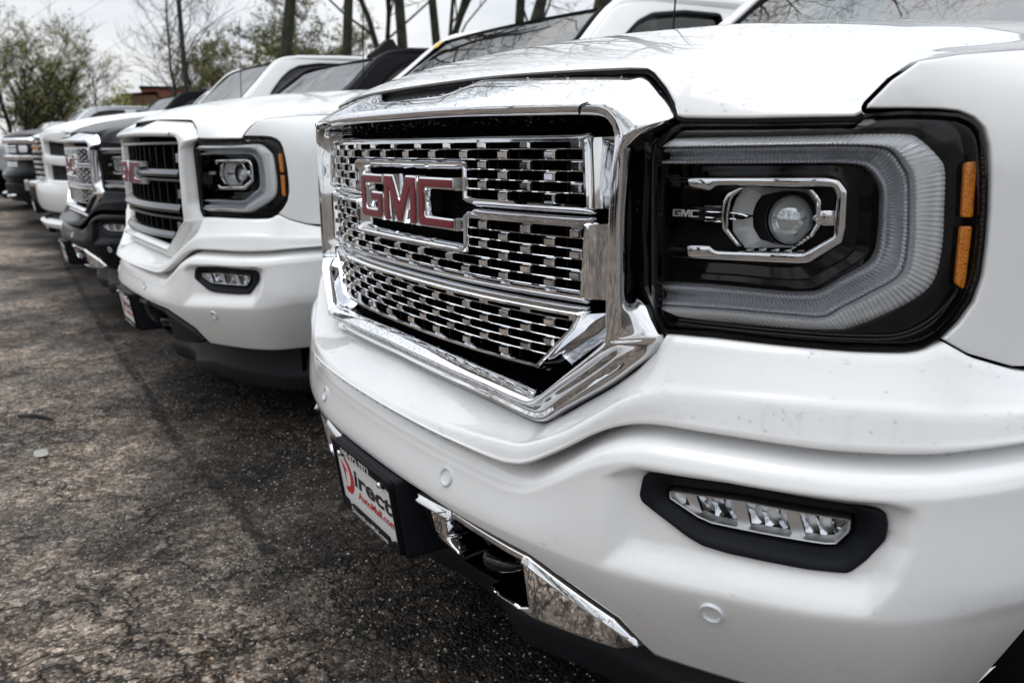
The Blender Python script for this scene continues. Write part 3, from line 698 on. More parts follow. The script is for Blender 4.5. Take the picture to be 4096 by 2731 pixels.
    # dark channel behind the emblem and between the sections
    loft('emblem_recess', [M(np.linspace(-.5, .5, 31), z, d) for z, d in ((1.036, -.014), (1.032, -.034), (.893, -.034), (.890, -.014))], deep, gr, angle=30)
    return gr
# ------------------------------------------------------------------ three letter emblem
LG = [(-.1945,.9345),(-.1945,1.0005),(-.1885,1.0065),(-.0860,1.0065),(-.0860,.9955),(-.1700,.9955),(-.1755,.9905),(-.1755,.9460),(-.1700,.9405),(-.1060,.9405),(-.1060,.9620),(-.1365,.9620),(-.1365,.9735),(-.0870,.9735),(-.0870,.9345),(-.0935,.9285),(-.1885,.9285)]
LM = [(-.0715,.9285),(-.0715,1.0075),(-.0345,1.0075),(-.0055,.9590),(.0245,1.0075),(.0610,1.0075),(.0610,.9285),(.0420,.9285),(.0420,.9930),(.0040,.9285),(-.0150,.9285),(-.0520,.9930),(-.0520,.9285)]
LC = [(.0735,.9350),(.0735,1.0000),(.0800,1.0065),(.1905,1.0065),(.1905,.9945),(.0980,.9945),(.0930,.9895),(.0930,.9455),(.0980,.9405),(.1905,.9405),(.1905,.9285),(.0800,.9285)]
def emblem(root, dd=.0):
    e = None
    for L_ in (LG, LM, LC):
        P = ccw(L_); big = offset(P, -.0046)
        o = panel('emblem_letter', big, lambda u, z: .0075+dd+0*u, chrome, root, res=.03, step=.006, er=.0042, drop=.0042, thick=.032, angle=30)
        panel('emblem_inlay', offset(P, -.0004), lambda u, z: .0088+dd+0*u, red, o, res=.03, step=.006, er=.0012, drop=.001, thick=.004, angle=40)
# ------------------------------------------------------------------ headlight
def spans(P, k):
    P = np.asarray(P, float); o = []
    Q = spl(P, 12); seg = np.concatenate([[0], np.cumsum(np.linalg.norm(np.diff(Q, axis=0), axis=1))])
    return Q, seg
def text2d(body, size, bold=.0, shear=0.0, spacing=1.0):
    c = bpy.data.curves.new('txt', 'FONT'); c.body = body; c.size = size; c.offset = bold; c.shear = shear; c.space_character = spacing; c.resolution_u = 3
    o = bpy.data.objects.new('txt', c); COL.objects.link(o); dg = bpy.context.evaluated_depsgraph_get(); me = o.evaluated_get(dg).to_mesh()
    V = np.array([v.co[:2] for v in me.vertices]); F = [tuple(p.vertices) for p in me.polygons]
    o.evaluated_get(dg).to_mesh_clear(); bpy.data.objects.remove(o); bpy.data.curves.remove(c); return V, F
def text_part(name, body, box, m, parent, fmap, d, bold=0.0, shear=0.0, spacing=1.0):
    """flat lettering fitted into box (x0,z0,x1,z1) of a chart"""
    V, F = text2d(body, 1.0, bold, shear, spacing); mn, mx_ = V.min(0), V.max(0); q = (V-mn)/(mx_-mn)
    X = box[0]+q[:, 0]*(box[2]-box[0]); Z = box[1]+q[:, 1]*(box[3]-box[1])
    return mesh(name, fmap(X, Z, np.full(len(X), d)), F, m, parent, False)
def headlight(root):
    LO = ccw(rounded(LENS, .004, 2)); Lr = resample(LO, .01)
    ringpts = [(0, .001), (.0035, .0015), (.006, -.006), (.008, -.03), (.009, -.10)]
    def lring(k, d):
        q = offset(Lr, k)
        if d < -.02: q[:, 0] = np.where(q[:, 0] < .66, q[:, 0]-(.66-q[:, 0])*.9-.01, q[:, 0])
        return M(q[:, 0], q[:, 1], d)
    G = np.array([lring(k, d) for k, d in ringpts]).transpose(1, 0, 2)
    hl = loft('headlight', G, glossblack, root, cr_=True, angle=40)
    back = offset(Lr, .004); panel('lamp_back', back, lambda u, z: -.105+0*u, black, hl, res=.03, er=0, thick=0)
    # bezel around the light guide
    ro = offset(ccw(np.array(LENS)), .006); i0 = int(np.argmin(np.hypot(ro[:, 0]-.617, ro[:, 1]-1.075))); i1 = int(np.argmin(np.hypot(ro[:, 0]-.622, ro[:, 1]-.823)))
    k = i1; arc = []
    while True:
        arc.append(ro[k])
        if k == i0: break
        k = (k+1) % len(ro)
    bz_ = np.vstack([arc, np.array(C_OUT)+[0, 0]])
    panel('lamp_bezel', ccw(bz_), lambda u, z: -.019+0*u, glossblack, hl, res=.02, er=.002, thick=.03)
    # ribbed light guide, outer and inner band
    K = 16; A = spl(np.array(C_OUT), K); B = spl(np.array(C_MID), K); C = spl(np.array(C_IN), K)
    seg = np.concatenate([[0], np.cumsum(np.linalg.norm(np.diff(B, axis=0), axis=1))]); Lt = seg[-1]
    def res_(P, n): s_ = np.linspace(0, Lt, n); return np.stack([np.interp(s_, seg, P[:, 0]), np.interp(s_, seg, P[:, 1])], -1)
    nr = 150; n = nr*4+1; A, B, C = res_(A, n), res_(B, n), res_(C, n); ph = np.abs(np.sin(np.linspace(0, math.pi*nr, n)))
    def band(name, P, Q, fr_, m, amp):
        G = []
        for f, d in fr_: W_ = P*(1-f)+Q*f; G.append(M(W_[:, 0], W_[:, 1], d+amp*ph*min(1, 12*min(f+.02, 1.02-f))))
        return loft(name, np.array(G), m, hl, angle=60)
    band('light_guide', A, B, [(0, -.034), (0, -.0205), (.05, -.0175), (.30, -.0135), (.60, -.0095), (.84, -.0070), (.92, -.0075), (.97, -.011), (1, -.030)], guide, .0032)
    band('light_guide', B, C, [(0, -.030), (.05, -.0225), (.14, -.021), (.24, -.023), (.28, -.040), (.45, -.048), (.60, -.048), (.70, -.038), (.76, -.030), (.88, -.028), (.95, -.031), (1, -.050)], guide2, .0030)
    # stepped gloss black funnel inside the guide
    cen = np.array([.70, .958]); G = []
    for f, d in ((0, -.052), (.03, -.056), (.035, -.072), (.12, -.074), (.13, -.086), (.30, -.088), (.31, -.103)):
        W_ = C[::6]*(1-f)+(cen+[0, 0])*f; W_[:, 0] = np.where(C[::6][:, 0] < .62, C[::6][:, 0], W_[:, 0]); G.append(M(W_[:, 0], W_[:, 1], d))
    loft('lamp_funnel', np.array(G), glossblack, hl, angle=30)
    fr_ = panel('lamp_frame', rounded(offset(ccw(FRAME), -.0020), .003, 3), lambda u, z: -.048+0*u, chrome, hl, res=.03, step=.008, er=.0042, drop=.0050, thick=.034, angle=35)
    bar = panel('lamp_bar', ccw(BAR), lambda u, z: -.061+0*u, glossblack, hl, res=.03, er=.001, thick=.03)
    mb = MB()
    for P in ([(.579, .9795), (.668, .9812)], [(.577, .9590), (.669, .9617)], [(.645, .9735), (.69, .9728), (.705, .9696)], [(.645, .966), (.69, .9655), (.705, .968)]):
        q = spl(np.array(P), 4) if len(P) > 2 else np.array(P); mb.tube(M(q[:, 0], q[:, 1], -.058), .0011, 6)
    mb.build('bar_edge', chrome, bar)
    for L_ in (LG, LM, LC):
        P = np.array(L_); P = np.stack([.5945+(P[:, 0]+.1945)/.385*.040, .9660+(P[:, 1]-.9285)/.079*.0095], -1)
        panel('badge_letter', ccw(P), lambda u, z: -.0570+0*u, whiteprint, bar, res=.02, step=.004, er=0, thick=.003)
    panel('lamp_bracket', ccw(BR_L), lambda u, z: -.046+0*u, chrome, hl, res=.03, step=.006, er=.002, thick=.03, angle=30)
    panel('lamp_bracket', ccw(BR_R), lambda u, z: -.046+0*u, chrome, hl, res=.03, step=.006, er=.002, thick=.03, angle=30)
    panel('lamp_bracket', ccw(BAR_R), lambda u, z: -.058+0*u, chrome, hl, res=.03, step=.006, er=.002, thick=.02, angle=30)
    # reflector bowl and projector lens
    oc = resample(ccw(OCT), .006); cc_ = np.array([.7555, .9640]); k = len(oc)
    an = np.arctan2(oc[:, 1]-cc_[1], oc[:, 0]-cc_[0]); circ = np.stack([cc_[0]+.0345*np.cos(an), cc_[1]+.0345*np.sin(an)], -1)
    G = [M(oc[:, 0], oc[:, 1], -.056)]+[M(*(oc*(1-f)+circ*f).T, -.058-.05*f**.8) for f in (.02, .2, .4, .6, .8, 1)]+[M(*(circ*.9+cc_*.1).T, -.125)]
    rf = loft('reflector_bowl', np.array(G), bowl, hl, cc=True, angle=30)
    # side pockets of the module: dark grey shelves
    shelf = rounded([(.585,1.008),(.655,1.002),(.662,1.009),(.815,1.009),(.821,.998),(.821,.950),(.784,.927),(.666,.924),(.656,.931),(.584,.930)], .002, 2)
    panel('module_back', ccw(shelf), lambda u, z: -.088+0*u, black, hl, holes=[ccw(circ*1.0)], res=.03, er=0, thick=0)
    V = []; prof = [(.0375, -.118), (.0375, -.100), (.0350, -.096), (.0335, -.1)]
    def ring(prof_, m, nm, par):
        G = []
        w = np.linspace(0, 2*math.pi, 41)[:-1]
        for r_, d in prof_: G.append(M(cc_[0]+r_*np.cos(w), cc_[1]+r_*np.sin(w), d))
        return loft(nm, np.array(G), m, par, cc=True, angle=45)
    ring([(.0385, -.125), (.0385, -.100), (.0350, -.096), (.0335, -.100)], glossblack, 'lens_ring', rf)
    ring([(.0335*math.cos(a), -.102+.026*math.sin(a)) for a in np.linspace(0, math.pi/2*.995, 14)], lensglass, 'projector_lens', hl)
    # bulb fins below the projector
    mb = MB()
    for i in range(5):
        u = .705+.017*i; q = M(np.array([u, u+.010]), np.array([.9262, .9285]), -.062); mb.tube(q, .0016, 6)
    mb.build('lamp_fins', chrome, hl)
    for P in AMB: panel('amber_reflector', rounded(offset(ccw(P), .0012), .003, 3), lambda u, z: -.010+0*u, amber, hl, res=.01, step=.006, er=.0015, thick=.003)
    # black steps in the lower corner
    for i, (k, d) in enumerate(((.012, -.012), (.019, -.015))):
        q = spl(np.array([(.63,.8285+.004*i),(.75,.828+.004*i),(.86,.829+.004*i),(.91,.834+.004*i),(.945,.852+.005*i),(.966,.88),(.973,.893)]), 6)
        mb = MB(); mb.tube(M(q[:, 0], q[:, 1], d), .0012, 6); mb.build('bezel_rib', glossblack, hl)
    panel('lamp_cover', offset(Lr, .0035), lambda u, z: .0045+0*u, clear, hl, res=.014, step=.01, er=.020, drop=.011, thick=0)
    return hl
# ------------------------------------------------------------------ fog lamp
def fog_lamp(root):
    FO = ccw(rounded(FOG_O, .004, 3)); FL = ccw(rounded(FOG_L, .0015, 2)); hole = offset(FL, -.0042)
    def dz(u, z):
        Q = np.stack([u, z], -1); k = np.clip(pdist(Q, hole)/.020, 0, 1); return (bumper_d(u, z)+.0065)*ss(0, 1, k)+(.051)*(1-ss(0, 1, k))
    bz = panel('fog_lamp', FO, dz, grain, root, holes=[hole], res=.006, step=.006, er=.004, drop=.005, thick=.02)
    sweep('fog_lamp_rim', resample(FL, .01), [(-.0006, .036), (-.0006, .0545), (.0008, .0570), (.0024, .0565), (.0032, .050), (.0032, .036)], brushed, bz, True)
    x0, x1 = FL[:, 0].min()+.001, FL[:, 0].max()-.001
    def lim(u):
        zz = np.linspace(.58, .64, 121); k = [z for z in zz if inside([(u, z)], FL)[0]]
        return (k[0], k[-1]) if k else (.61, .611)
    sat = MB(); chm = MB()
    third = (x1-x0-.02)/3
    for t_ in range(3):
        o = x0+.018+t_*third
        brk = [(0, .046, 's'), (.24, .044, 'c'), (.42, .022, 'c'), (.50, .043, 'c'), (.66, .022, 'c'), (.78, .045, 'c'), (.90, .024, 'c'), (1, .046, 's')]
        for (a, da, ka), (b_, db, kb) in zip(brk[:-1], brk[1:]):
            us = np.linspace(o+a*third, o+b_*third, 4); sh = .008*(np.linspace(0, 1, 7)-.5)
            G = []
            for j in range(7):
                row = []
                for i, u in enumerate(us):
                    lo, hi = lim(u); f = j/6; z = lo+(hi-lo)*f; d = da+(db-da)*i/3-.008*(1-(2*f-1)**2)*(0 if ka == 's' else 1)-(.004 if (ka == 'c' and f < .5) else 0)
                    row.append(M(u-(f-.5)*.012, z, d))
                G.append(row)
            G = np.array(G); (sat if ka == 's' else chm).add(G.reshape(-1, 3), grid_faces(7, 4))
    lo_u = np.linspace(x0, x0+.018, 4); G = []
    for f in np.linspace(0, 1, 3):
        G.append([M(u, lim(u)[0]+(lim(u)[1]-lim(u)[0])*f, .046) for u in lo_u])
    sat.add(np.array(G).reshape(-1, 3), grid_faces(3, 4))
    sat.build('fog_reflector', brushed, bz, angle=20); chm.build('fog_mirror', chrome, bz, angle=25)
    panel('fog_back', FL, lambda u, z: .022+0*u, brushed, bz, res=.02, er=0, thick=0)
    # lower sill of the lens
    sill = [q for q in FL if q[1] < .6125]
    panel('fog_lens', FL, lambda u, z: .0555+0*u, clear, bz, res=.02, er=.003, drop=.002, thick=0)
    return bz
# ------------------------------------------------------------------ dealer plate on its bracket
def plate(root, full=True):
    def pm(u, z, d):
        u, z, d = np.broadcast_arrays(np.asarray(u, float), np.asarray(z, float), np.asarray(d, float)); return np.stack([u, -.1503+(.487-z)*.137-d, z], -1)
    x0, x1, z0, z1 = -.1418, .1418, .3384, .4869
    tray = rounded([(x0-.002, z0-.004), (x1+.004, z0-.008), (x1+.004, z1+.001), (x0-.002, z1+.001)], .010, 4)
    br = panel('plate_bracket', tray, lambda u, z: -.004+0*u, grain, root, fmap=pm, res=.03, er=.004, thick=.085)
    pl = panel('dealer_plate', rounded([(x0+.004, z0+.004), (x1-.004, z0+.004), (x1-.004, z1-.004), (x0+.004, z1-.004)], .008, 4), lambda u, z: .001+0*u, whiteplate, br, fmap=pm, res=.05, er=.001, thick=.002)
    O = ccw(rounded([(x0, z0), (x1, z0), (x1, z1), (x0, z1)], .010, 4))
    I = ccw([(x0+.008, z0+.022), (x0+.030, z0+.020), (x0+.036, z0+.013), (x0+.048, z0+.013), (x0+.053, z0+.019), (x1-.053, z0+.019), (x1-.048, z0+.013), (x1-.036, z0+.013), (x1-.030, z0+.020), (x1-.008, z0+.022), (x1-.008, z1-.022), (x1-.03, z1-.018), (x1-.036, z1-.026), (x1-.05, z1-.026), (x1-.056, z1-.019), (x0+.056, z1-.019), (x0+.05, z1-.026), (x0+.036, z1-.026), (x0+.03, z1-.018), (x0+.008, z1-.022)])
    fr_ = panel('plate_frame', O, lambda u, z: .006+0*u, black, br, holes=[I], fmap=pm, res=.03, step=.006, er=.002, thick=.008)
    if not full: return
    text_part('frame_lettering', '508-872-7873', (-.090, z1-.0165, .050, z1-.0045), whiteprint, fr_, pm, .0066, .012)
    text_part('frame_lettering', 'DirectAutoMall.com', (-.088, z0+.0035, .088, z0+.0160), whiteprint, fr_, pm, .0066, .012)
    dd = .0016
    # red swoosh shaped as a capital D with an arrow tip
    def crescent():
        a = np.linspace(R_(82), R_(-112), 26); cx, cz = -.100, .4180
        o_ = [(cx+.036*math.cos(w)+.002, cz+.0400*math.sin(w)) for w in a]; i_ = [(cx-.006+.0275*math.cos(w), cz+.004+.0315*math.sin(w)) for w in a[::-1][1:-1]]
        return np.array(o_+i_)
    panel('logo_swoosh', crescent(), lambda u, z: dd+0*u, redprint, pl, fmap=pm, res=.05, step=.01, er=0, thick=0)
    arrow = [(-.1165, .4480), (-.0870, .4260), (-.1025, .4285), (-.1055, .3900), (-.1105, .4260)]
    panel('logo_arrow', arrow, lambda u, z: dd+0*u, redprint, pl, fmap=pm, res=.05, step=.01, er=0, thick=0)
    text_part('plate_lettering', 'irect', (-.058, .4080, .124, .4450), blackprint, pl, pm, dd, .03, .12)
    text_part('plate_lettering', 'AutoMall.com', (-.050, .3830, .128, .4010), redprint, pl, pm, dd, .025, .15)
    for x in (x0+.043, x1-.043):
        mb = MB(); c0 = pm(x, z1-.020, .008); mb.lathe([(.0001, -.0035), (.004, -.003), (.0062, 0), (.0062, .005)], c0, 'y', 12); mb.build('plate_screw', chrome, br)
# ------------------------------------------------------------------ horizontal bar grille (second truck)
def bar_grille(root):
    gr = loft('grille', [M(np.linspace(-.585, .585, 41), z, d) for z, d in ((1.112, -.015), (1.106, -.055), (.70, -.06), (.69, -.02))], deep, root, angle=30)
    op = rounded(ccw([(-.533,1.088),(-.528,.82),(-.42,.712),(.42,.712),(.528,.82),(.533,1.088)]), .01, 4)
    for zc, hgt, wdt in ((.972, .034, .522), (.843, .040, .512), (.742, .034, .450)):
        us = np.linspace(-wdt, wdt, 61)
        taper = 1-.35*ss(wdt-.10, wdt, np.abs(us))
        G = [M(us, zc+h*hgt, d) for h, d in ((.5, -.03), (.5, .002), (.34, .020), (-.15, .030), (-.42, .026), (-.5, .012), (-.5, -.03))]
        b_ = loft('grille_bar', np.array(G), blackchrome, gr, angle=35)
    for zc, wdt in ((1.078, .525), (.944, .515), (.806, .505)):
        us = np.linspace(-wdt, wdt, 61)
        G = [M(us, zc+h, d) for h, d in ((.008, -.03), (.008, .010), (.004, .016), (-.004, .016), (-.008, .008), (-.008, -.03))]
        loft('grille_rail', np.array(G), blackchrome, gr, angle=35)
    for zc, w in ((1.025, .522), (.895, .515), (.775, .488)):
        for sg in (1, -1):
            us = np.linspace(w-.032, w, 4)*sg
            loft('grille_clip', np.array([M(us, zc+h, d) for h, d in ((.017, -.02), (.016, .012), (-.016, .012), (-.017, -.02))]), satin, gr, angle=30)
    mb = MB()
    for u in np.linspace(-.44, .44, 12):
        z0 = .73 if abs(u) < .40 else .78; c0, an = face_at(u, (z0+1.08)/2, -.020); mb.box(c0, (.0045, .016, (1.08-z0)/2), an)
    tag(mb.build('grille_fins', black, gr), kind='stuff')
    return gr
# ------------------------------------------------------------------ cab, body sides, bed, wheels
def wheel(root, x, y, r=.395):
    w = 1 if x > 0 else -1
    mb = MB(); mb.lathe([(r*.60, -.115), (r*.80, -.135), (r*.95, -.130), (r, -.10), (r*1.0, .10), (r*.95, .130), (r*.80, .135), (r*.60, .115)], (x, y, r), 'x', 40); wh = mb.build('wheel', tyre, root)
    mb = MB(); mb.lathe([(r*.62, w*-.10), (r*.64, w*.118), (r*.58, w*.115), (r*.55, w*.04), (.001, w*.03)], (x, y, r), 'x', 40)
    for k in range(6):
        a = math.pi*k/3; mb.tube([(x+w*.075, y+.04*math.cos(a), r+.04*math.sin(a)), (x+w*.095, y+r*.57*math.cos(a), r+r*.57*math.sin(a))], [.035, .022], 6)
    mb.build('wheel_rim', brushed, wh)
def cab_and_bed(root, paint, xb=.80, yb=1.30, zb=1.22, xt=.735, yt=1.84, zt=1.66, zr=1.77, yr=3.5, bed=5.25, antenna=True, roofmark=False, dy=0.0):
    yb += dy; yt += dy; yr += dy
    # windscreen
    f = np.linspace(-1, 1, 21); G = []
    for t_ in np.linspace(0, 1, 9):
        x = (xb-.03)+(xt-.02-xb+.03)*t_; y = yb+(yt-yb)*t_; z = zb+(zt-zb)*t_; bow = .10*(1-t_)+.05*t_
        G.append(np.stack([f*x, y-bow*(1-f**2)-.0*f, z+0*f+.012*math.sin(t_*math.pi)], -1))
    loft('windscreen', np.array(G), windglass, root)
    # roof
    G = []
    for s_ in np.linspace(0, 1, 14):
        y = yt-.015+(yr-yt)*s_; hgt = zt+(zr-zt)*math.sin(min(1, s_*2.4)*math.pi/2)*(1-.35*max(0, s_-.75)/.25); hw = xt+.035*min(1, s_*3)
        bow = .05*(1-s_)**6
        G.append(np.stack([f*hw, y-bow*(1-f**2), hgt-(hgt-zt+.0)*.45*np.abs(f)**4], -1))
    loft('roof', np.array(G), paint, root)
    # greenhouse side with window openings, lower door skin below
    Zm = lambda z: zb+(z-1.22)*(zt-zb)/.44
    zbelt = zb
    xw = lambda z: .955-(np.asarray(z, float)-zb)*(.955-xt-.03)/(Zm(1.73)-zb)
    def sm(sg): return lambda y, z, d: np.stack([sg*(xw(z)+np.asarray(d, float)), np.asarray(y, float)+0*z, np.asarray(z, float)], -1)
    out = [(yb-.02, Zm(1.20)), (yr+.05, Zm(1.20)), (yr-.10, Zm(1.66)), (yr-.25, Zm(1.715)), (2.7+dy, Zm(1.742)), (2.25+dy, Zm(1.732)), (1.98+dy, Zm(1.70)), (1.83+dy, Zm(1.655)), (1.72+dy, Zm(1.565)), (1.60+dy, Zm(1.455)), (1.45+dy, Zm(1.33))]
    w1 = rounded([(1.655+dy, Zm(1.31)), (2.50+dy, Zm(1.31)), (2.50+dy, Zm(1.672)), (2.26+dy, Zm(1.668)), (2.05+dy, Zm(1.640)), (1.95+dy, Zm(1.598)), (1.86+dy, Zm(1.535)), (1.76+dy, Zm(1.44))], .02, 3)
    w2 = rounded([(2.70+dy, Zm(1.31)), (3.22+dy, Zm(1.31)), (3.16+dy, Zm(1.66)), (2.70+dy, Zm(1.672))], .03, 4)
    for sg in (1, -1):
        sp = panel('door_pillars', rounded(ccw(out), .03, 4), lambda y, z: 0*y, paint, root, holes=[w1, w2], fmap=sm(sg), res=.08, step=.04, er=.012, drop=.012, thick=.05)
        for w_ in (w1, w2):
            gl = panel('side_window', ccw(w_), lambda y, z: -.018+0*y, sideglass, root, fmap=sm(sg), res=.2, step=.08, er=0, thick=0)
            sweep('window_trim', resample(ccw(w_), .04), [(-.002, -.03), (-.002, .003), (.010, .003), (.014, -.02)], black, gl, True, fmap=sm(sg))
        # A pillar between screen and door
        mb = MB(); P = spl(np.array([(sg*(xb+.085), yb-.04, zb-.03), (sg*(xb+.065), yb+.12, zb+.085), (sg*(xb+.025), (yb+yt)/2+.045, (zb+zt)/2+.02), (sg*(xt+.025), yt+.015, zt-.005), (sg*(xt+.02), yt+.22, zt+.050)]), 6); P = np.vstack([P, spl(np.array([P[-1], (sg*(xt+.03), (yt+yr)/2, zt+.070), (sg*(xt+.03), yr-.35, zt+.05), (sg*(xt+.02), yr, zt-.02)]), 5)[1:]]); mb.tube(P, np.interp(np.arange(len(P)), [0, 8, 18, 26, len(P)], [.040, .034, .028, .026, .026]), 10); mb.build('windscreen_pillar', paint, root)
        mb = MB(); P2 = P+np.array([-sg*.055, -.022, .0]); mb.tube(P2[:19], .012, 6); mb.build('pillar_trim', black, root)
    # rear wall, rear glass
    mb = MB(); mb.box((0, yr+.02, zb), (xb, .03, .35)); mb.build('cab_rear', paint, root)
    # door skin and bed sides
    u0, u1 = U_at_y(1.385), U_at_y(bed)
    yw = 4.35; uw = U_at_y(yw)
    o = [(u0+.0, .62), (u0+.35, .46), (uw-.47, .44)]+[(uw-.455*math.cos(a), .40+.455*math.sin(a)) for a in np.linspace(.09, math.pi-.09, 20)]+[(uw+.47, .46), (u1, .50), (u1, 1.20), (U_at_y(yr+.1), 1.21), (U_at_y(yr), zb), (u0, zb)]
    sd = panel('body_side', ccw(o), lambda u, z: .002-.09*ss(1.10, 1.24, z)**2*.9, paint, root, res=.10, step=.06, er=.006, thick=.03); mirror_copy(sd, root)
    mb = MB(); mb.box((0, bed-.02, .86), (.93, .03, .34)); mb.build('tailgate', paint, root)
    mb = MB(); mb.box((0, (yr+bed)/2, .80), (.90, (bed-yr)/2-.03, .03)); mb.build('bed_floor', black, root)
    # cabin, underbody
    mb = MB(); mb.box((0, (yb+yr)/2+.05, .80), (.88, (yr-yb)/2-.06, .36))
    for x in (-.42, .42):
        mb.box((x, 2.45+dy, 1.30), (.24, .09, .28)); mb.box((x, 2.50+dy, 1.55), (.12, .05, .09))
        mb.tube([(x*.9, 1.62+dy, 1.20), (x*.9, 1.78+dy, 1.30)], .05, 8)
    mb.box((0, 1.46+dy, 1.17), (.80, .16, .05)); mb.box((0, 3.2+dy, 1.30), (.70, .10, .25)); mb.build('cabin', interior, root)
    mb = MB(); mb.box((0, 2.85, .50), (.84, 2.4, .24)); mb.box((0, .78, .58), (.66, .50, .34)); mb.box((0, .42, .40), (.80, .10, .19)); mb.build('underbody', deep, root)
    for x in (-.83, .83):
        for y in (.93, yw): wheel(root, x, y)
    for x in (-.98, .98):     # door mirrors
        s_ = 1 if x > 0 else -1
        mb = MB(); mb.box((x+s_*.10, 1.80+dy, zb+.14), (.085, .05, .10)); mb.tube([(s_*(xb+.06), 1.83+dy, zb+.05), (x+s_*.05, 1.82+dy, zb+.08)], .03, 8); mb.build('door_mirror', paint, root)
    if antenna:
        mb = MB(); mb.tube([(-.80, 1.33, 1.20), (-.80, 1.33, 1.235)], .012, 8); mb.tube([(-.80, 1.33, 1.23), (-.805, 1.37, 2.05)], .0032, 6); mb.build('whip_antenna', black, root)
    if roofmark:
        mb = MB(); Gm = []
        for s_, w, h in ((0, .02, .0), (.3, .05, .05), (.7, .06, .075), (1, .05, .0)): Gm.append([(-w, 2.30+dy+.20*s_, zr-.01), (-w*.5, 2.30+dy+.20*s_, zr+h), (w*.5, 2.30+dy+.20*s_, zr+h), (w, 2.30+dy+.20*s_, zr-.01)])
        Gm = np.array(Gm); mb.add(Gm.reshape(-1, 3), grid_faces(4, 4)); mb.build('roof_antenna', black, root)
# ------------------------------------------------------------------ ground
def ground_sheet():
    xs = np.concatenate([[-1500, -400, -120, -60], np.linspace(-40, 12, 27), [30, 120, 600]]); ys = np.concatenate([[-600, -120, -40], np.linspace(-16, 12, 15), [40, 120, 400, 1500]])
    V = [(x, y, 0) for y in ys for x in xs]; F = grid_faces(len(ys), len(xs))
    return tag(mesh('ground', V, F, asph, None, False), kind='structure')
ground_sheet()
# tar-sealed joint running along the noses of the trucks
def strip(name, P, w, z, m, seed=1):
    r_ = np.random.default_rng(seed); Q = spl(np.array(P, float), 24); t_ = np.gradient(Q, axis=0); t_ /= np.linalg.norm(t_, axis=1)[:, None]; n_ = np.stack([-t_[:, 1], t_[:, 0]], -1)
    k = len(Q); j = np.convolve(r_.normal(0, 1, k+8), np.ones(4)/4, 'same')[4:-4]; ww = w*(1+.55*j); off = np.cumsum(r_.normal(0, .003, k)); off -= np.linspace(0, off[-1], k)
    A = Q+n_*(ww+off)[:, None]; B = Q-n_*(ww*.9-off)[:, None]
    return mesh(name, [(*p, z) for p in A]+[(*p, z) for p in B], [(i, i+1, k+i+1, k+i) for i in range(k-1)], m, None, False)
def gpt(px, py):
    """point on the ground seen at the given spot of the reference view"""
    v = cr*(px*1.7415-2048)/FPX-cu*(py*1.7415-1365.5)/FPX+cf; k = -CAM_POS[2]/v[2]; return (CAM_POS+k*v)[:2]

# ------------------------------------------------------------------ the nearest truck
T1 = thing('pickup_truck', 'nearest white pickup with woven chrome grille, wet with raindrops', 'pickup truck', (0, 0, 0), 0, 'pickups parked nose out in a row')
front_body(T1, pearl, chrome)
surround(T1, chrome)
GR1 = woven_grille(T1, True)
emblem(T1)
HL = headlight(T1); mirror_copy(HL, T1)
FG = fog_lamp(T1); mirror_copy(FG, T1)
plate(T1)
cab_and_bed(T1, pearl)

# ------------------------------------------------------------------ second and third truck: the same body with other paint and trim
def sibling(name, label, pose, swap, skip=(), per=None):
    r_ = thing(name, label, 'pickup truck', (pose[0], pose[1], pose[2]), pose[3], 'pickups parked nose out in a row')
    for ch in list(T1.children):
        b_ = ch.name.split('.')[0]
        if b_ in skip or ch.get('kind') == 'stuff': continue
        sw = dict(swap); sw.update((per or {}).get(b_, {})); c = copy_tree(ch, r_, sw)
        if per and 'dy' in per and b_ == 'emblem_letter': c.location.y -= per['dy']
    return r_
wsw = {'pearl_white_paint': 'plain_white_paint'}
T2 = sibling('pickup_truck', 'second white pickup with white grille surround and three dark horizontal bars', (-2.382, -.086, .003, .029), wsw, ('grille',), {'grille_surround': {'chrome': 'plain_white_paint'}, 'lower_trim': {'chrome': 'charcoal_plastic'}, 'emblem_letter': {'chrome': 'satin_dark_chrome'}, 'dy': .030})
bar_grille(T2)
dsw = {'pearl_white_paint': 'dark_grey_metallic_paint'}
T3 = sibling('pickup_truck', 'dark grey pickup with woven chrome grille and a black roof antenna', (-4.84, -.12, 0, .03), dsw, ('grille',), None)
woven_grille(T3, False)
mb = MB(); Gm = []
for s_, w, h in ((0, .04, .0), (.25, .08, .045), (.6, .09, .12), (.75, .09, .125), (1, .08, .03)): Gm.append([(-w, 2.10+.26*s_, 1.735), (-w*.45, 2.10+.26*s_, 1.755+h), (w*.45, 2.10+.26*s_, 1.755+h), (w, 2.10+.26*s_, 1.735)])
Gm = np.array(Gm); mb.add(Gm.reshape(-1, 3), grid_faces(5, 4)); mb.build('roof_antenna', black, T3)
mesh('windscreen_sticker', [(-.735, 1.745, 1.612), (-.62, 1.722, 1.612), (-.62, 1.768, 1.651), (-.735, 1.79, 1.651)], [(0, 1, 2, 3)], yellowsticker, T2, False)

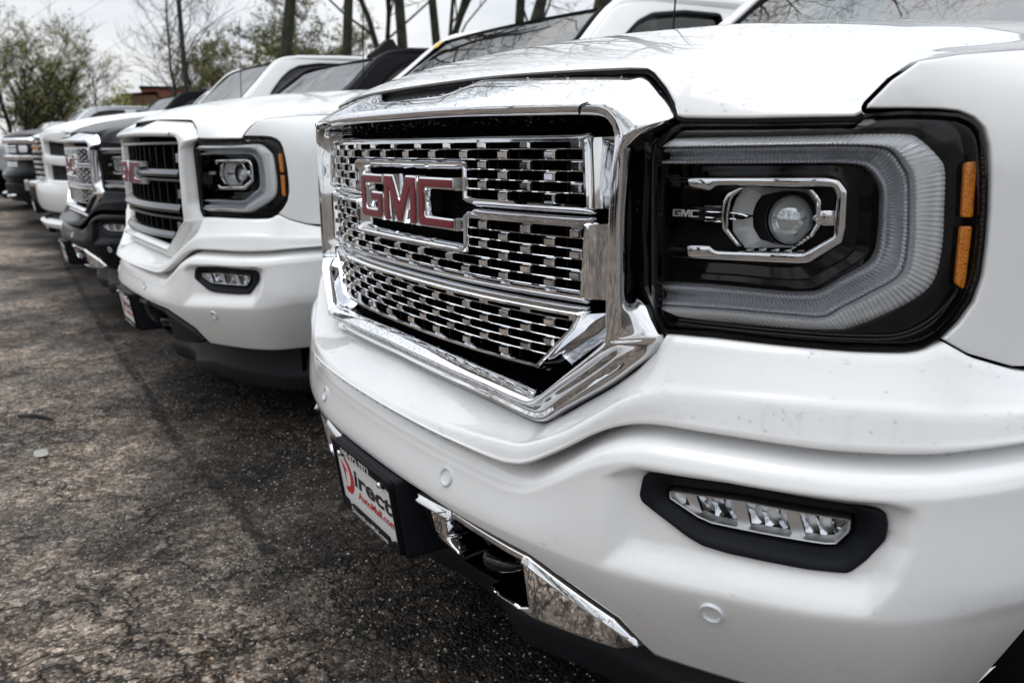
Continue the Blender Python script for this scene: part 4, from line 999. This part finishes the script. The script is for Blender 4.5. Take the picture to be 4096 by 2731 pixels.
# ------------------------------------------------------------------ other makes further along
def simple_nose(root, paint, zh, zcowl=1.36, hoodpaint=None, dy=0.0):
    """hood, fenders and inner structure of a pickup with a squarer nose"""
    us = np.linspace(-.93, .93, 61); G = []
    for t_ in (0, .004, .02, .05, .1, .2, .4, .7, 1.0):
        P = M(us, zh, .03); y = P[:, 1]+(1.34+dy-P[:, 1])*t_; x = P[:, 0]*(1-.06*t_)
        z = zh-.05*(1-min(1, t_*18)**.5)+(zcowl-zh)*(1-(1-t_)**1.7)-.05*np.abs(us/.93)**3+.018*np.exp(-((np.abs(us)-.45)/.10)**2)*min(1, t_*6)
        G.append(np.stack([x, y, z], -1))
    loft('hood', np.array(G), hoodpaint or paint, root)
    arch_r = [(UC-RA*math.cos(a), ZCN+RA*math.sin(a)) for a in np.linspace(R_(20), R_(178), 20)]
    fo = [(.93, zh-.05), (.93, .80), (1.05, .70), (1.05, .58)]+arch_r+[(2.1, .42), (2.1, zh-.0), (1.3, zh-.02)]
    fe = panel('fender', ccw(fo), lambda u, z: .004-.06*ss(zh-.14, zh, z)**2, paint, root, res=.05, step=.04, er=.004, thick=.03); mirror_copy(fe, root)
    G = [M(np.linspace(-.99, .99, 41), z, -.10) for z in np.linspace(.32, zh-.04, 8)]; loft('front_structure', np.array(G), deep, root)
def slab(name, root, m, u0, u1, prof, n=41, sym=False, angle=40):
    us = np.linspace(u0, u1, n); return loft(name, np.array([M(us, z, d) for z, d in prof]), m, root, angle=angle)
def box_part(name, root, m, poly, d, thick=.03, er=.004, both=True):
    o = panel(name, ccw(poly), lambda u, z: d+0*u, m, root, res=.06, step=.03, er=er, thick=thick)
    if both: mirror_copy(o, root)
    return o
# fourth: white heavy pickup with crosshair grille and black mesh
T4 = thing('pickup_truck', 'white heavy pickup with white crosshair grille frame over black mesh openings', 'pickup truck', (-7.4, -.055, 0), .03, 'pickups parked nose out in a row')
simple_nose(T4, white, 1.27, 1.42)
up = rounded([(.075,1.02),(.640,1.005),(.590,1.110),(.40,1.128),(.075,1.135)], .02, 3); lo = rounded([(.075,.80),(.655,.803),(.665,.921),(.40,.93),(.075,.935)], .02, 3)
mr = lambda P: np.asarray(P)*[-1, 1]
face = rounded([(-.70,.76),(.70,.76),(.735,.95),(.70,1.15),(.60,1.215),(-.60,1.215),(-.70,1.15),(-.735,.95)], .05, 4)
panel('grille_surround', ccw(face), lambda u, z: .055-.05*ss(.45, .72, np.abs(u)), white, T4, holes=[ccw(up), ccw(lo), ccw(mr(up)), ccw(mr(lo))], res=.03, step=.02, er=.018, drop=.018, thick=.06)
gm = slab('grille', T4, deep, -.70, .70, ((1.15, -.01), (.78, -.01)))
mb = MB()
for k in range(-36, 37):
    for sg in (1, -1):
        q = [(k*.02+sg*(z-.97)*.55, z) for z in np.linspace(.79, 1.14, 6)]; q = np.array([p for p in q if abs(p[0]) < .69])
        if len(q) > 1: mb.tube(M(q[:, 0], q[:, 1], .004), .0035, 4)
mb.build('mesh_wire', glossblack, gm)
slab('bumper', T4, white, -1.02, 1.02, ((.785, .00), (.780, .09), (.765, .125), (.72, .14), (.60, .135), (.54, .11), (.52, .06)), 61)
slab('lower_valance', T4, white, -.95, .95, ((.47, .02), (.465, .10), (.43, .135), (.395, .12), (.385, .04)), 61)
slab('air_dam', T4, greyplastic, -1.0, 1.0, ((.53, .02), (.50, .06), (.33, .05), (.30, .0)))
box_part('headlight', T4, glossblack, rounded([(.735,.90),(.94,.90),(.96,1.12),(.71,1.14)], .03, 3), .012)
box_part('headlight_lens', T4, guide, rounded([(.755,.93),(.91,.93),(.93,1.09),(.74,1.11)], .03, 3), .016)
plate(T4, False)
cab_and_bed(T4, white, zb=1.33, zt=1.84, zr=1.93)
# fifth: white pickup with a chrome louvred grille and dark bumper
T5 = thing('pickup_truck', 'white pickup with narrow chrome louvres and black bumper beside the crosshair pickup', 'pickup truck', (-10.2, .0, 0), .03, 'pickups parked nose out in a row')
simple_nose(T5, white, 1.25, 1.38, dy=.33)
g5 = slab('grille', T5, deep, -.72, .72, ((1.20, -.03), (.73, -.03)))
for k in range(8):
    z = 1.165-k*.060; w = .715-.012*max(0, k-4)
    slab('grille_louvre', g5, chrome if k not in (0,) else chrome, -w, w, ((z+.021, -.03), (z+.018, .020), (z+.004, .040), (z-.016, .034), (z-.02, .0)), 41, angle=30)
slab('bumper_top', T5, chrome, -1.0, 1.0, ((.725, .0), (.715, .10), (.69, .125), (.65, .12), (.645, .05)), 51)
slab('bumper', T5, black, -1.0, 1.0, ((.644, .04), (.642, .115), (.55, .12), (.46, .09), (.40, .05), (.33, .0)), 51)
box_part('headlight', T5, guide2, rounded([(.73,.93),(.95,.93),(.97,1.14),(.73,1.16)], .03, 3), .014)
box_part('fog_lamp', T5, brushed, rounded([(.62,.50),(.80,.50),(.80,.58),(.62,.58)], .02, 3), .122)
plate(T5, False)
cab_and_bed(T5, white, zb=1.29, zt=1.80, zr=1.89, dy=.33)
# sixth: black heavy pickup, chrome double bar grille
T6 = thing('pickup_truck', 'black heavy pickup with chrome double bar grille, amber corner lamps and chrome tow hooks', 'pickup truck', (-13.35, -.20, 0), .03, 'pickups parked nose out in a row')
simple_nose(T6, blackpaint, 1.30, 1.44, dy=.45)
g6 = slab('grille', T6, deep, -.64, .64, ((1.20, -.02), (.70, -.02)))
slab('grille_header', T6, chrome, -1.04, 1.04, ((1.235, .0), (1.232, .03), (1.20, .055), (1.150, .05), (1.145, .0)), 61)
slab('grille_bar', T6, chrome, -.95, .95, ((1.005, .0), (1.002, .03), (.97, .065), (.925, .055), (.905, .02)), 61)
for z in (1.115, 1.075, 1.04, .88, .845, .81, .775, .74):
    w = .62 if z > 1 else .60-.4*max(0, .80-z)
    slab('grille_slat', g6, chrome, -w, w, ((z+.010, -.02), (z+.008, .022), (z-.008, .026), (z-.010, -.02)), 31, angle=30)
hl6 = box_part('headlight', T6, glossblack, rounded([(.635,1.012),(.935,1.012),(.935,1.142),(.635,1.142)], .012, 3), .024)
box_part('headlight_lens', T6, guide, rounded([(.70,1.03),(.86,1.03),(.86,1.125),(.70,1.125)], .02, 3), .030)
box_part('corner_lamp', T6, amber, rounded([(.94,1.052),(1.015,1.06),(1.03,1.136),(.94,1.142)], .01, 3), .026)
slab('upper_bumper', T6, blackpaint, -1.0, 1.0, ((.90, .0), (.80, .03), (.765, .08), (.70, .10), (.64, .08), (.60, .03)), 61)
slab('bumper', T6, black, -1.02, 1.02, ((.62, .03), (.58, .08), (.42, .07), (.34, .02)), 51)
box_part('fog_lamp', T6, chrome, rounded([(.80,.50),(.885,.50),(.87,.65),(.80,.65)], .02, 3), .088)
for sg in (1, -1):
    a = np.linspace(0, math.pi, 12); c0 = M(.50*sg, .43, .06); mb = MB()
    mb.tube(np.array([c0+np.array([.10*math.cos(w), -.09*math.sin(w), -.01*math.sin(w)]) for w in a]), .02, 8); mb.build('tow_hook', chrome, T6)
cab_and_bed(T6, blackpaint, zb=1.36, zt=1.86, zr=1.95, roofmark=True, dy=.45)
# seventh and the ones beyond
def far_pickup(label, pose, paint, zs=0.0):
    r_ = thing('pickup_truck', label, 'pickup truck', (pose[0], pose[1], 0), pose[2], 'pickups parked nose out in a row')
    simple_nose(r_, paint, 1.24+zs, 1.36+zs)
    slab('grille', r_, satin, -.62, .62, ((1.16+zs, 0), (1.15+zs, .05), (.80, .05), (.79, 0)), 31)
    slab('bumper', r_, chrome, -1.0, 1.0, ((.74, .0), (.72, .11), (.55, .12), (.48, .05)), 41)
    box_part('headlight', r_, guide, rounded([(.65,.92),(.93,.92),(.93,1.10),(.65,1.10)], .03, 3), .02)
    cab_and_bed(r_, paint, zb=1.27+zs, zt=1.78+zs, zr=1.87+zs); return r_
far_pickup('silver pickup at the far left end of the parked row', (-17.4, -.62, .03), silverpaint)
far_pickup('distant white pickup whose roof shows above the black pickup hood', (-33.0, -.25, .03), white, .14)

# ------------------------------------------------------------------ background: trees, pole, building
def polar(px, dist, py=None):
    """ground point at a bearing (pixel column of the reference view) and distance"""
    az = YAW-math.atan((px-1176)*math.cos(PITCH)/1928); return np.array([CAM_POS[0]-dist*math.sin(az), CAM_POS[1]+dist*math.cos(az), 0.0])
def tree(name, label, cat, base, h, r0, seed, lean=(0, 0), first=.35, kids=5, depth=4, spread=.55, leafn=0, leafsize=.05, m=None, lm=None, group=None, upright=.25, multi=1, droop=0.0):
    r_ = np.random.default_rng(seed); root = thing(name, label, cat, base, 0, group); mbt = MB(); tips = []
    def branch(p, d, L, r, dep):
        n = 9 if dep == 0 else (4 if dep < 3 else 3); P = [p]; q = p.copy(); dd = d/np.linalg.norm(d)
        for i in range(n):
            dd = dd+r_.normal(0, .13 if dep == 0 else .22, 3)*(.6 if dep == 0 else 1)+np.array([0, 0, upright*.12*(0 if dep == 0 else 1)-droop*.15*dep/3]); dd /= np.linalg.norm(dd); q = q+dd*L/n; P.append(q.copy())
        P = np.array(P); rr = np.linspace(r, r*(.45 if dep else .35), n+1); mbt.tube(P, rr, 7 if dep == 0 else (5 if dep < 2 else 3), False)
        if dep >= depth-1: tips.append((P, dd))
        if dep < depth:
            k = kids if dep == 0 else max(2, int(round(kids*.75)))
            if dep == 0: k = int(kids*2.2)
            for j in range(k):
                f = (first+(1-first)*(j+.5)/k) if dep == 0 else r_.uniform(.25, 1.0)
                x = f*n; i = min(int(x), n-1); o = P[i]+(P[i+1]-P[i])*(x-i); a = r_.uniform(0, 2*math.pi)
                side = np.array([math.cos(a), math.sin(a), 0]); nd = dd*(1-spread)+side*spread+np.array([0, 0, upright*(.8 if dep == 0 else .4)]); nd /= np.linalg.norm(nd)
                branch(o, nd, L*(r_.uniform(.38, .60) if dep == 0 else r_.uniform(.45, .72))*(1-.35*f*(dep == 0)), max(.006, np.interp(x, range(n+1), rr)*(.50 if dep == 0 else .60)), dep+1)
    for k in range(multi):
        a = 2*math.pi*k/max(1, multi)+r_.uniform(0, .6); off = np.array([math.cos(a), math.sin(a), 0])*(0 if multi == 1 else r0*1.5)
        d = np.array([lean[0], lean[1], 1.0])+(0 if multi == 1 else off/np.linalg.norm(off)*r_.uniform(.15, .7))
        branch(off, d, h*(1 if multi == 1 else r_.uniform(.65, 1)), r0*(1 if multi == 1 else r_.uniform(.5, .9)), 0)
    mbt.build('trunk', m or bark, root)
    if leafn:
        V = []; F = []
        for P, dd in tips:
            for _ in range(leafn):
                i = r_.integers(0, len(P)-1); c = P[i]+(P[i+1]-P[i])*r_.uniform(0, 1)+r_.normal(0, .06, 3); s_ = leafsize*r_.uniform(.6, 1.5); a = r_.normal(0, 1, 3); a /= np.linalg.norm(a); b_ = np.cross(a, r_.normal(0, 1, 3)); b_ /= np.linalg.norm(b_)+1e-9
                n0 = len(V); V += [c-a*s_, c+b_*s_*.5, c+a*s_, c-b_*s_*.5]; F.append((n0, n0+1, n0+2, n0+3))
        o = mesh('crown', V, F, lm or leaf, root, False)
    return root
trunks = [(655, 31, 15, .24, 'stout dark tree trunk rising behind the white cab with crosshair grille', 'a'), (812, 33, 15, .22, 'straight trunk just left of the roof antenna on the dark grey pickup', 'a'),
          (852, 40, 14, .13, 'thin trunk right beside the roof antenna', 'b'), (905, 38, 14, .15, 'slim trunk standing over the dark grey cab', 'b'), (942, 30, 15, .21, 'thick mossy trunk above the dark grey cab roof', 'a'), (968, 36, 14, .15, 'slender trunk close right of the thick mossy one', 'b'),
          (1018, 34, 14, .20, 'leaning forked trunk at the left edge of the second pickup windscreen', 'a'), (1062, 42, 13, .13, 'thin trunk behind the second pickup windscreen top', 'b'), (1142, 31, 15, .25, 'widest trunk above the second pickup windscreen', 'a'), (1182, 34, 15, .22, 'dark trunk next to the widest trunk above the second pickup', 'a'), (1208, 38, 14, .15, 'rightmost trunk of the tree line, half hidden by the second cab', 'b')]
trunks = [(a, b_, c+6, d, e, f) for a, b_, c, d, e, f in trunks]
for i, (px, dist, h, r0, lab, kd) in enumerate(trunks):
    tree('tree', lab, 'tree', polar(px, dist), h, r0, 100+i, lean=((i % 3-1)*.06, 0), first=.18 if kd == 'b' else .27, kids=4 if kd == 'a' else 5, depth=4, spread=.5, leafn=4, leafsize=.05, m=bark2, lm=leaf2, group='tall trees behind the parked row')
small = [(478, 44, 6.2, 'slight grey sapling with bare twigs right beside the pole'), (545, 38, 6.4, 'bushy bare tree with olive buds right of the pole'), (600, 40, 6.0, 'bare twiggy tree left of the stout trunk'), (730, 42, 6.6, 'budding twiggy tree between the stout trunk and the antenna trunk'), (765, 46, 6.8, 'fuller olive tree behind the budding twiggy tree')]
for i, (px, dist, h, lab) in enumerate(small):
    tree('tree', lab, 'tree', polar(px, dist), h, .10, 200+i, first=.15, kids=6, depth=4, spread=.5, leafn=11 if i else 0, leafsize=.042, lm=leaf2, group='small budding trees behind the row', multi=2 if i else 1)
tree('tree', 'bare tree hidden behind the second cab, its branches mirrored in the windscreens', 'tree', polar(1310, 17), 17, .2, 251, first=.3, kids=6, depth=4, spread=.6, leafn=0, m=bark2)
tree('tree', 'tall bare thin tree touching the left side of the pole', 'tree', polar(425, 37), 7.6, .07, 231, first=.2, kids=5, depth=4, spread=.40, leafn=0)
tree('tree', 'small grey bare tree far off between the green bush and the building', 'tree', polar(235, 62), 5.6, .10, 232, first=.2, kids=6, depth=4, spread=.5, leafn=1, leafsize=.04, lm=leaf2)
tree('tree', 'low brownish tree just left of the small grey bare tree', 'tree', polar(196, 55), 3.9, .08, 233, first=.1, kids=6, depth=4, spread=.6, leafn=2, leafsize=.05, lm=leaf2, multi=2)
tree('tree', 'low green tree in front of the brown wall', 'tree', polar(292, 60), 4.3, .08, 234, first=.1, kids=6, depth=3, spread=.6, leafn=10, leafsize=.07, lm=leaf, multi=2)
tree('tree', 'large spreading bush with fresh green leaves at the far left', 'bush', polar(58, 42), 5.9, .14, 240, first=.12, kids=6, depth=4, spread=.46, leafn=2, leafsize=.045, lm=leaf, multi=5, upright=.35)
tree('tree', 'smaller green bush leaning right beside the large bush', 'bush', polar(128, 44), 4.0, .10, 241, first=.08, kids=6, depth=4, spread=.5, leafn=3, leafsize=.045, lm=leaf, multi=4, upright=.2)
# pole with a small crossarm and wires
PB = polar(443, 34); pole = thing('utility_pole', 'dark utility pole standing behind the row of pickups', 'utility pole', PB)
mb = MB(); mb.tube([(0, 0, 0), (.03, 0, 4), (.06, 0, 9.5)], [.105, .09, .075], 10); mb.build('pole', wood, pole)
mb = MB(); mb.box((.055, 0, 8.6), (.06, .9, .05)); mb.build('crossarm', wood, pole)
wr = MB()
for k, (zz, dy) in enumerate(((8.7, .8), (8.7, -.8), (6.2, 0))):
    a = np.array([.05, dy, zz]); b_ = np.array([-38, -9+dy, zz-1.0]); P = np.array([a+(b_-a)*t_+np.array([0, 0, -1.6*4*t_*(1-t_)]) for t_ in np.linspace(0, 1, 16)]); wr.tube(P, .006, 4)
wr.build('wire', black, pole)
# brick building with a lower brown wing
def wall_building():
    c = polar(402, 66); d = polar(405, 61)-polar(405, 60); ang = math.atan2(d[1], d[0])
    bl = thing('brick_building', 'low red brick building behind the parked pickups left of the pole', 'building', c, ang-math.pi/2)
    mb = MB(); mb.box((0, 4, 2.6), (1.75, 4, 2.6)); mb.build('wall', brick, bl, False)
    mb = MB(); mb.box((0, 4, 5.28), (1.86, 4.1, .075)); mb.build('roof_edge', black, bl, False)
    mb = MB()
    for k in range(14): mb.box((0, -.012, .2+k*.36), (1.745, .008, .005))
    mb.build('mortar_course', pale, bl, False)
    bw = thing('brown_shed', 'brown shed with yellowish front beside the red brick building', 'shed', polar(336, 63), ang-math.pi/2)
    mb = MB(); mb.box((0, 3, 2.3), (1.0, 3, 2.3)); mb.build('wall', brownroof, bw, False)
    mb = MB(); mb.add([(-1.1, -.15, 4.55), (1.1, -.15, 4.75), (1.1, 6.1, 4.75), (-1.1, 6.1, 4.55), (-1.1, -.15, 4.63), (1.1, -.15, 4.83), (1.1, 6.1, 4.83), (-1.1, 6.1, 4.63)], [(0, 1, 5, 4), (1, 2, 6, 5), (2, 3, 7, 6), (3, 0, 4, 7), (4, 5, 6, 7), (3, 2, 1, 0)]); mb.build('roof', black, bw, False)
wall_building()
# trees across the lot, which the chrome and the glass mirror
for i, (x, y, h) in enumerate(((-14, -20, 13), (-8.5, -22, 14), (-3.5, -18, 12), (1.5, -21, 14), (6.5, -18, 12), (11, -20, 13), (15, -15, 12), (18, -9, 12), (-20, -19, 12))):
    tree('tree', ('olive tree across the lot, mirrored in the chrome', )[0], 'tree', (x, y, 0), h, .2, 300+i, first=.15, kids=6, depth=3, spread=.5, leafn=6, leafsize=.15, m=bark2, lm=leaf, group='trees across the lot')

# vehicles parked facing the row across the lane, seen only as reflections in chrome, paint and glass
for i, (x, y, pt, rz) in enumerate(((-6.2, -9.5, blackpaint, 3.10), (-3.3, -9.2, silverpaint, 3.16), (-.3, -9.6, darkpaint, 3.12), (2.7, -9.3, white, 3.15), (5.8, -9.6, blackpaint, 3.14))):
    far_pickup(['black pickup facing the row from across the lane, left end', 'silver pickup facing the row from across the lane', 'dark grey pickup facing the row from across the lane', 'white pickup facing the row from across the lane', 'black pickup facing the row from across the lane, right end'][i], (x, y, rz), pt)
# ------------------------------------------------------------------ marks and litter on the asphalt
tag(strip('tar_seam', [gpt(128, 560), gpt(165, 640), gpt(232, 755), gpt(325, 880), gpt(395, 990), gpt(470, 1080), gpt(555, 1185), gpt(625, 1270)], .022, .004, tar), kind='structure')
tag(strip('tar_patch', [gpt(-30, 610), gpt(70, 622), gpt(150, 618), gpt(250, 600)], .10, .004, tar, 3), kind='structure')
def litter_bits():
    r_ = np.random.default_rng(5); V = []; F = []
    for _ in range(1500):
        x = r_.uniform(-5.5, .9); y = r_.uniform(-1.6, .7); s_ = r_.uniform(.002, .007); a = r_.uniform(0, 6.28); n0 = len(V)
        for k in range(5): w = a+k*1.257; V.append((x+s_*math.cos(w)*r_.uniform(.6, 1.6), y+s_*math.sin(w)*r_.uniform(.5, 1), .003+r_.uniform(0, .004)))
        V.append((x, y, .008)); F += [(n0+k, n0+(k+1) % 5, n0+5) for k in range(5)]
    return tag(mesh('leaf_litter', V, F, litter, None, False), kind='stuff')
litter_bits()
def gravel():
    r_ = np.random.default_rng(9); V = []; F = []
    for _ in range(9000):
        q = r_.uniform(0, 1); x = .9-4.2*q**1.3; y = r_.uniform(-1.3, .5); s_ = r_.uniform(.0016, .0042); n0 = len(V); h = s_*r_.uniform(.6, 1.1)
        a = r_.uniform(0, 6.28)
        for k in range(4): w = a+k*1.571; V.append((x+s_*math.cos(w)*r_.uniform(.7, 1.3), y+s_*math.sin(w)*r_.uniform(.7, 1.3), 0.0))
        V.append((x+r_.normal(0, s_*.2), y+r_.normal(0, s_*.2), h)); F += [(n0+k, n0+(k+1) % 4, n0+4) for k in range(4)]
    gm_ = mat('loose_grit', (.2, .18, .16), .7)
    t, N, b, L = nodes(gm_); g_ = N('ShaderNodeNewGeometry'); rr = N('ShaderNodeValToRGB'); rr.color_ramp.elements[0].color = (.05, .046, .042, 1); rr.color_ramp.elements[1].color = (.42, .39, .36, 1); L(g_.outputs['Random Per Island'], rr.inputs[0]); L(rr.outputs[0], b.inputs['Base Color'])
    return tag(mesh('grit', V, F, gm_, None, False), kind='stuff')
gravel()
tp = gpt(80, 962); tw = thing('twig', 'short dark twig lying on the asphalt at the left', 'twig', (tp[0], tp[1], 0)); mb = MB(); mb.tube([(-.05, -.055, .008), (-.01, .0, .012), (.03, .035, .010), (.07, .06, .006)], [.006, .008, .007, .004], 6); mb.build('stick', bark, tw)
sp_ = gpt(95, 1043); a = np.linspace(0, 2*math.pi, 14)[:-1]
tag(mesh('paper_scrap', [(sp_[0]+.045*math.cos(w)*(1+.3*math.sin(3*w)), sp_[1]+.030*math.sin(w)*(1+.25*math.cos(2*w)), .006+.004*math.sin(w*2)) for w in a]+[(sp_[0], sp_[1], .012)], [(i, (i+1) % 13, 13) for i in range(13)], pale, None), 'pale flat scrap lying on the cracked asphalt at the left', 'scrap')

# ------------------------------------------------------------------ rain drops on the nearest truck
def drops():
    r_ = np.random.default_rng(11); V = []; F = []
    tmpl = []; 
    for a_, rr in ((0, 1.0), (.5, .88), (.85, .5)):
        for k in range(7): w = 2*math.pi*k/7; tmpl.append((rr*math.cos(w), rr*math.sin(w), a_*.62))
    tmpl.append((0, 0, .62)); tmpl = np.array(tmpl); tf = grid_faces(3, 7, False, True)+[(14+k, 14+(k+1) % 7, 21) for k in range(7)]
    def put(p, n, s_):
        n = n/np.linalg.norm(n); a = np.cross(n, [0, 0, 1.0]);
        if np.linalg.norm(a) < 1e-3: a = np.array([1.0, 0, 0])
        a /= np.linalg.norm(a); b_ = np.cross(n, a); k = len(V); j = r_.uniform(.8, 1.25, 2)
        for q in tmpl: V.append(p+s_*(q[0]*a*j[0]+q[1]*b_*j[1]+q[2]*n)-n*s_*.08)
        F.extend(tuple(i+k for i in f) for f in tf)
    def scatter(G, count, smin, smax, flt=None, flip=1):
        G = np.asarray(G); A = G[:-1, :-1]; B = G[1:, :-1]; C = G[:-1, 1:]; N_ = np.cross(B-A, C-A); ar = np.linalg.norm(N_, axis=2); ok = ar > 1e-12
        w = ar.copy()
        if flt is not None: w = w*flt(A, N_/(ar[..., None]+1e-15))
        w = w.ravel()/w.sum(); idx = r_.choice(len(w), count, p=w)
        for i in idx:
            a, b_ = divmod(i, A.shape[1]); u, v = r_.uniform(0, 1, 2); p = A[a, b_]+(B[a, b_]-A[a, b_])*u+(C[a, b_]-A[a, b_])*v; n = N_[a, b_]/ar[a, b_]*flip
            if n[1]*1.0-n[2]*.5 > 0: n = -n
            put(p, n, r_.uniform(smin, smax)*(1 if r_.uniform() < .93 else 1.5))
    fin, G = DEN['surround']
    scatter(G, 420, .0010, .0022, lambda A, n: ((A[..., 2] > 1.115) & (A[..., 1] < .1)).astype(float))
    scatter(G, 1000, .0009, .0021, lambda A, n: ((A[..., 2] < .735) & (np.abs(A[..., 0]) < .42) & (np.abs(n[..., 2]) > .6)).astype(float))
    scatter(G, 160, .0008, .0018, lambda A, n: (A[..., 2] < 1.1).astype(float))
    prof, U_ = DEN['fascia']; Gf = np.array([M(U_, z, d) for z, d in prof])
    scatter(Gf[2:9], 1000, .0006, .0015, lambda A, n: (A[..., 0] > -.6)*np.where(A[..., 0] > .55, .25, 1.0))
    scatter(Gf[8:13], 120, .0007, .0017, lambda A, n: (A[..., 0] > -.4).astype(float))
    for _ in range(210):
        u = r_.uniform(-.35, 1.0); put(M(u, float(gapz(u))-.0005, float(gapd(u))-.002), np.array([0, -.3, -1.0]), r_.uniform(.0014, .0030))
    scatter(np.array(DEN['bumper'])[12:70], 160, .0006, .0016, lambda A, n: (A[..., 0] > -.3).astype(float))
    Gh = DEN['hood']
    scatter(Gh[:, 1:].transpose(1, 0, 2), 1500, .0008, .0021, lambda A, n: ((A[..., 1] < .8)).astype(float)*(1/(.2+A[..., 1]+.1)))
    # drops hanging from the chrome edges round the grille
    for sec in (SEC1, SEC2, SEC3):
        P = resample(ccw(sec), .009)
        for q in P:
            if r_.uniform() < .75: put(M(q[0], q[1]+r_.normal(0, .002), .009), np.array([0, -1, .2]), r_.uniform(.0008, .0020))
    for _ in range(240):
        u = r_.uniform(-.48, .52); put(M(u, 1.098+r_.normal(0, .004), .0 +r_.uniform(-.04, .02)), np.array([0, -.6, -.8]), r_.uniform(.0012, .0028))
    for _ in range(700):
        u = r_.uniform(-.47, .48); z = r_.uniform(.735, 1.065); k = round((1.0632-z)/.0152); put(M(u, 1.0632-k*.0152-.0076, .0025), np.array([0, -.8, .6]), r_.uniform(.0006, .0015))
    tag(mesh('water_drops', V, F, water, T1, True), kind='stuff')
drops()
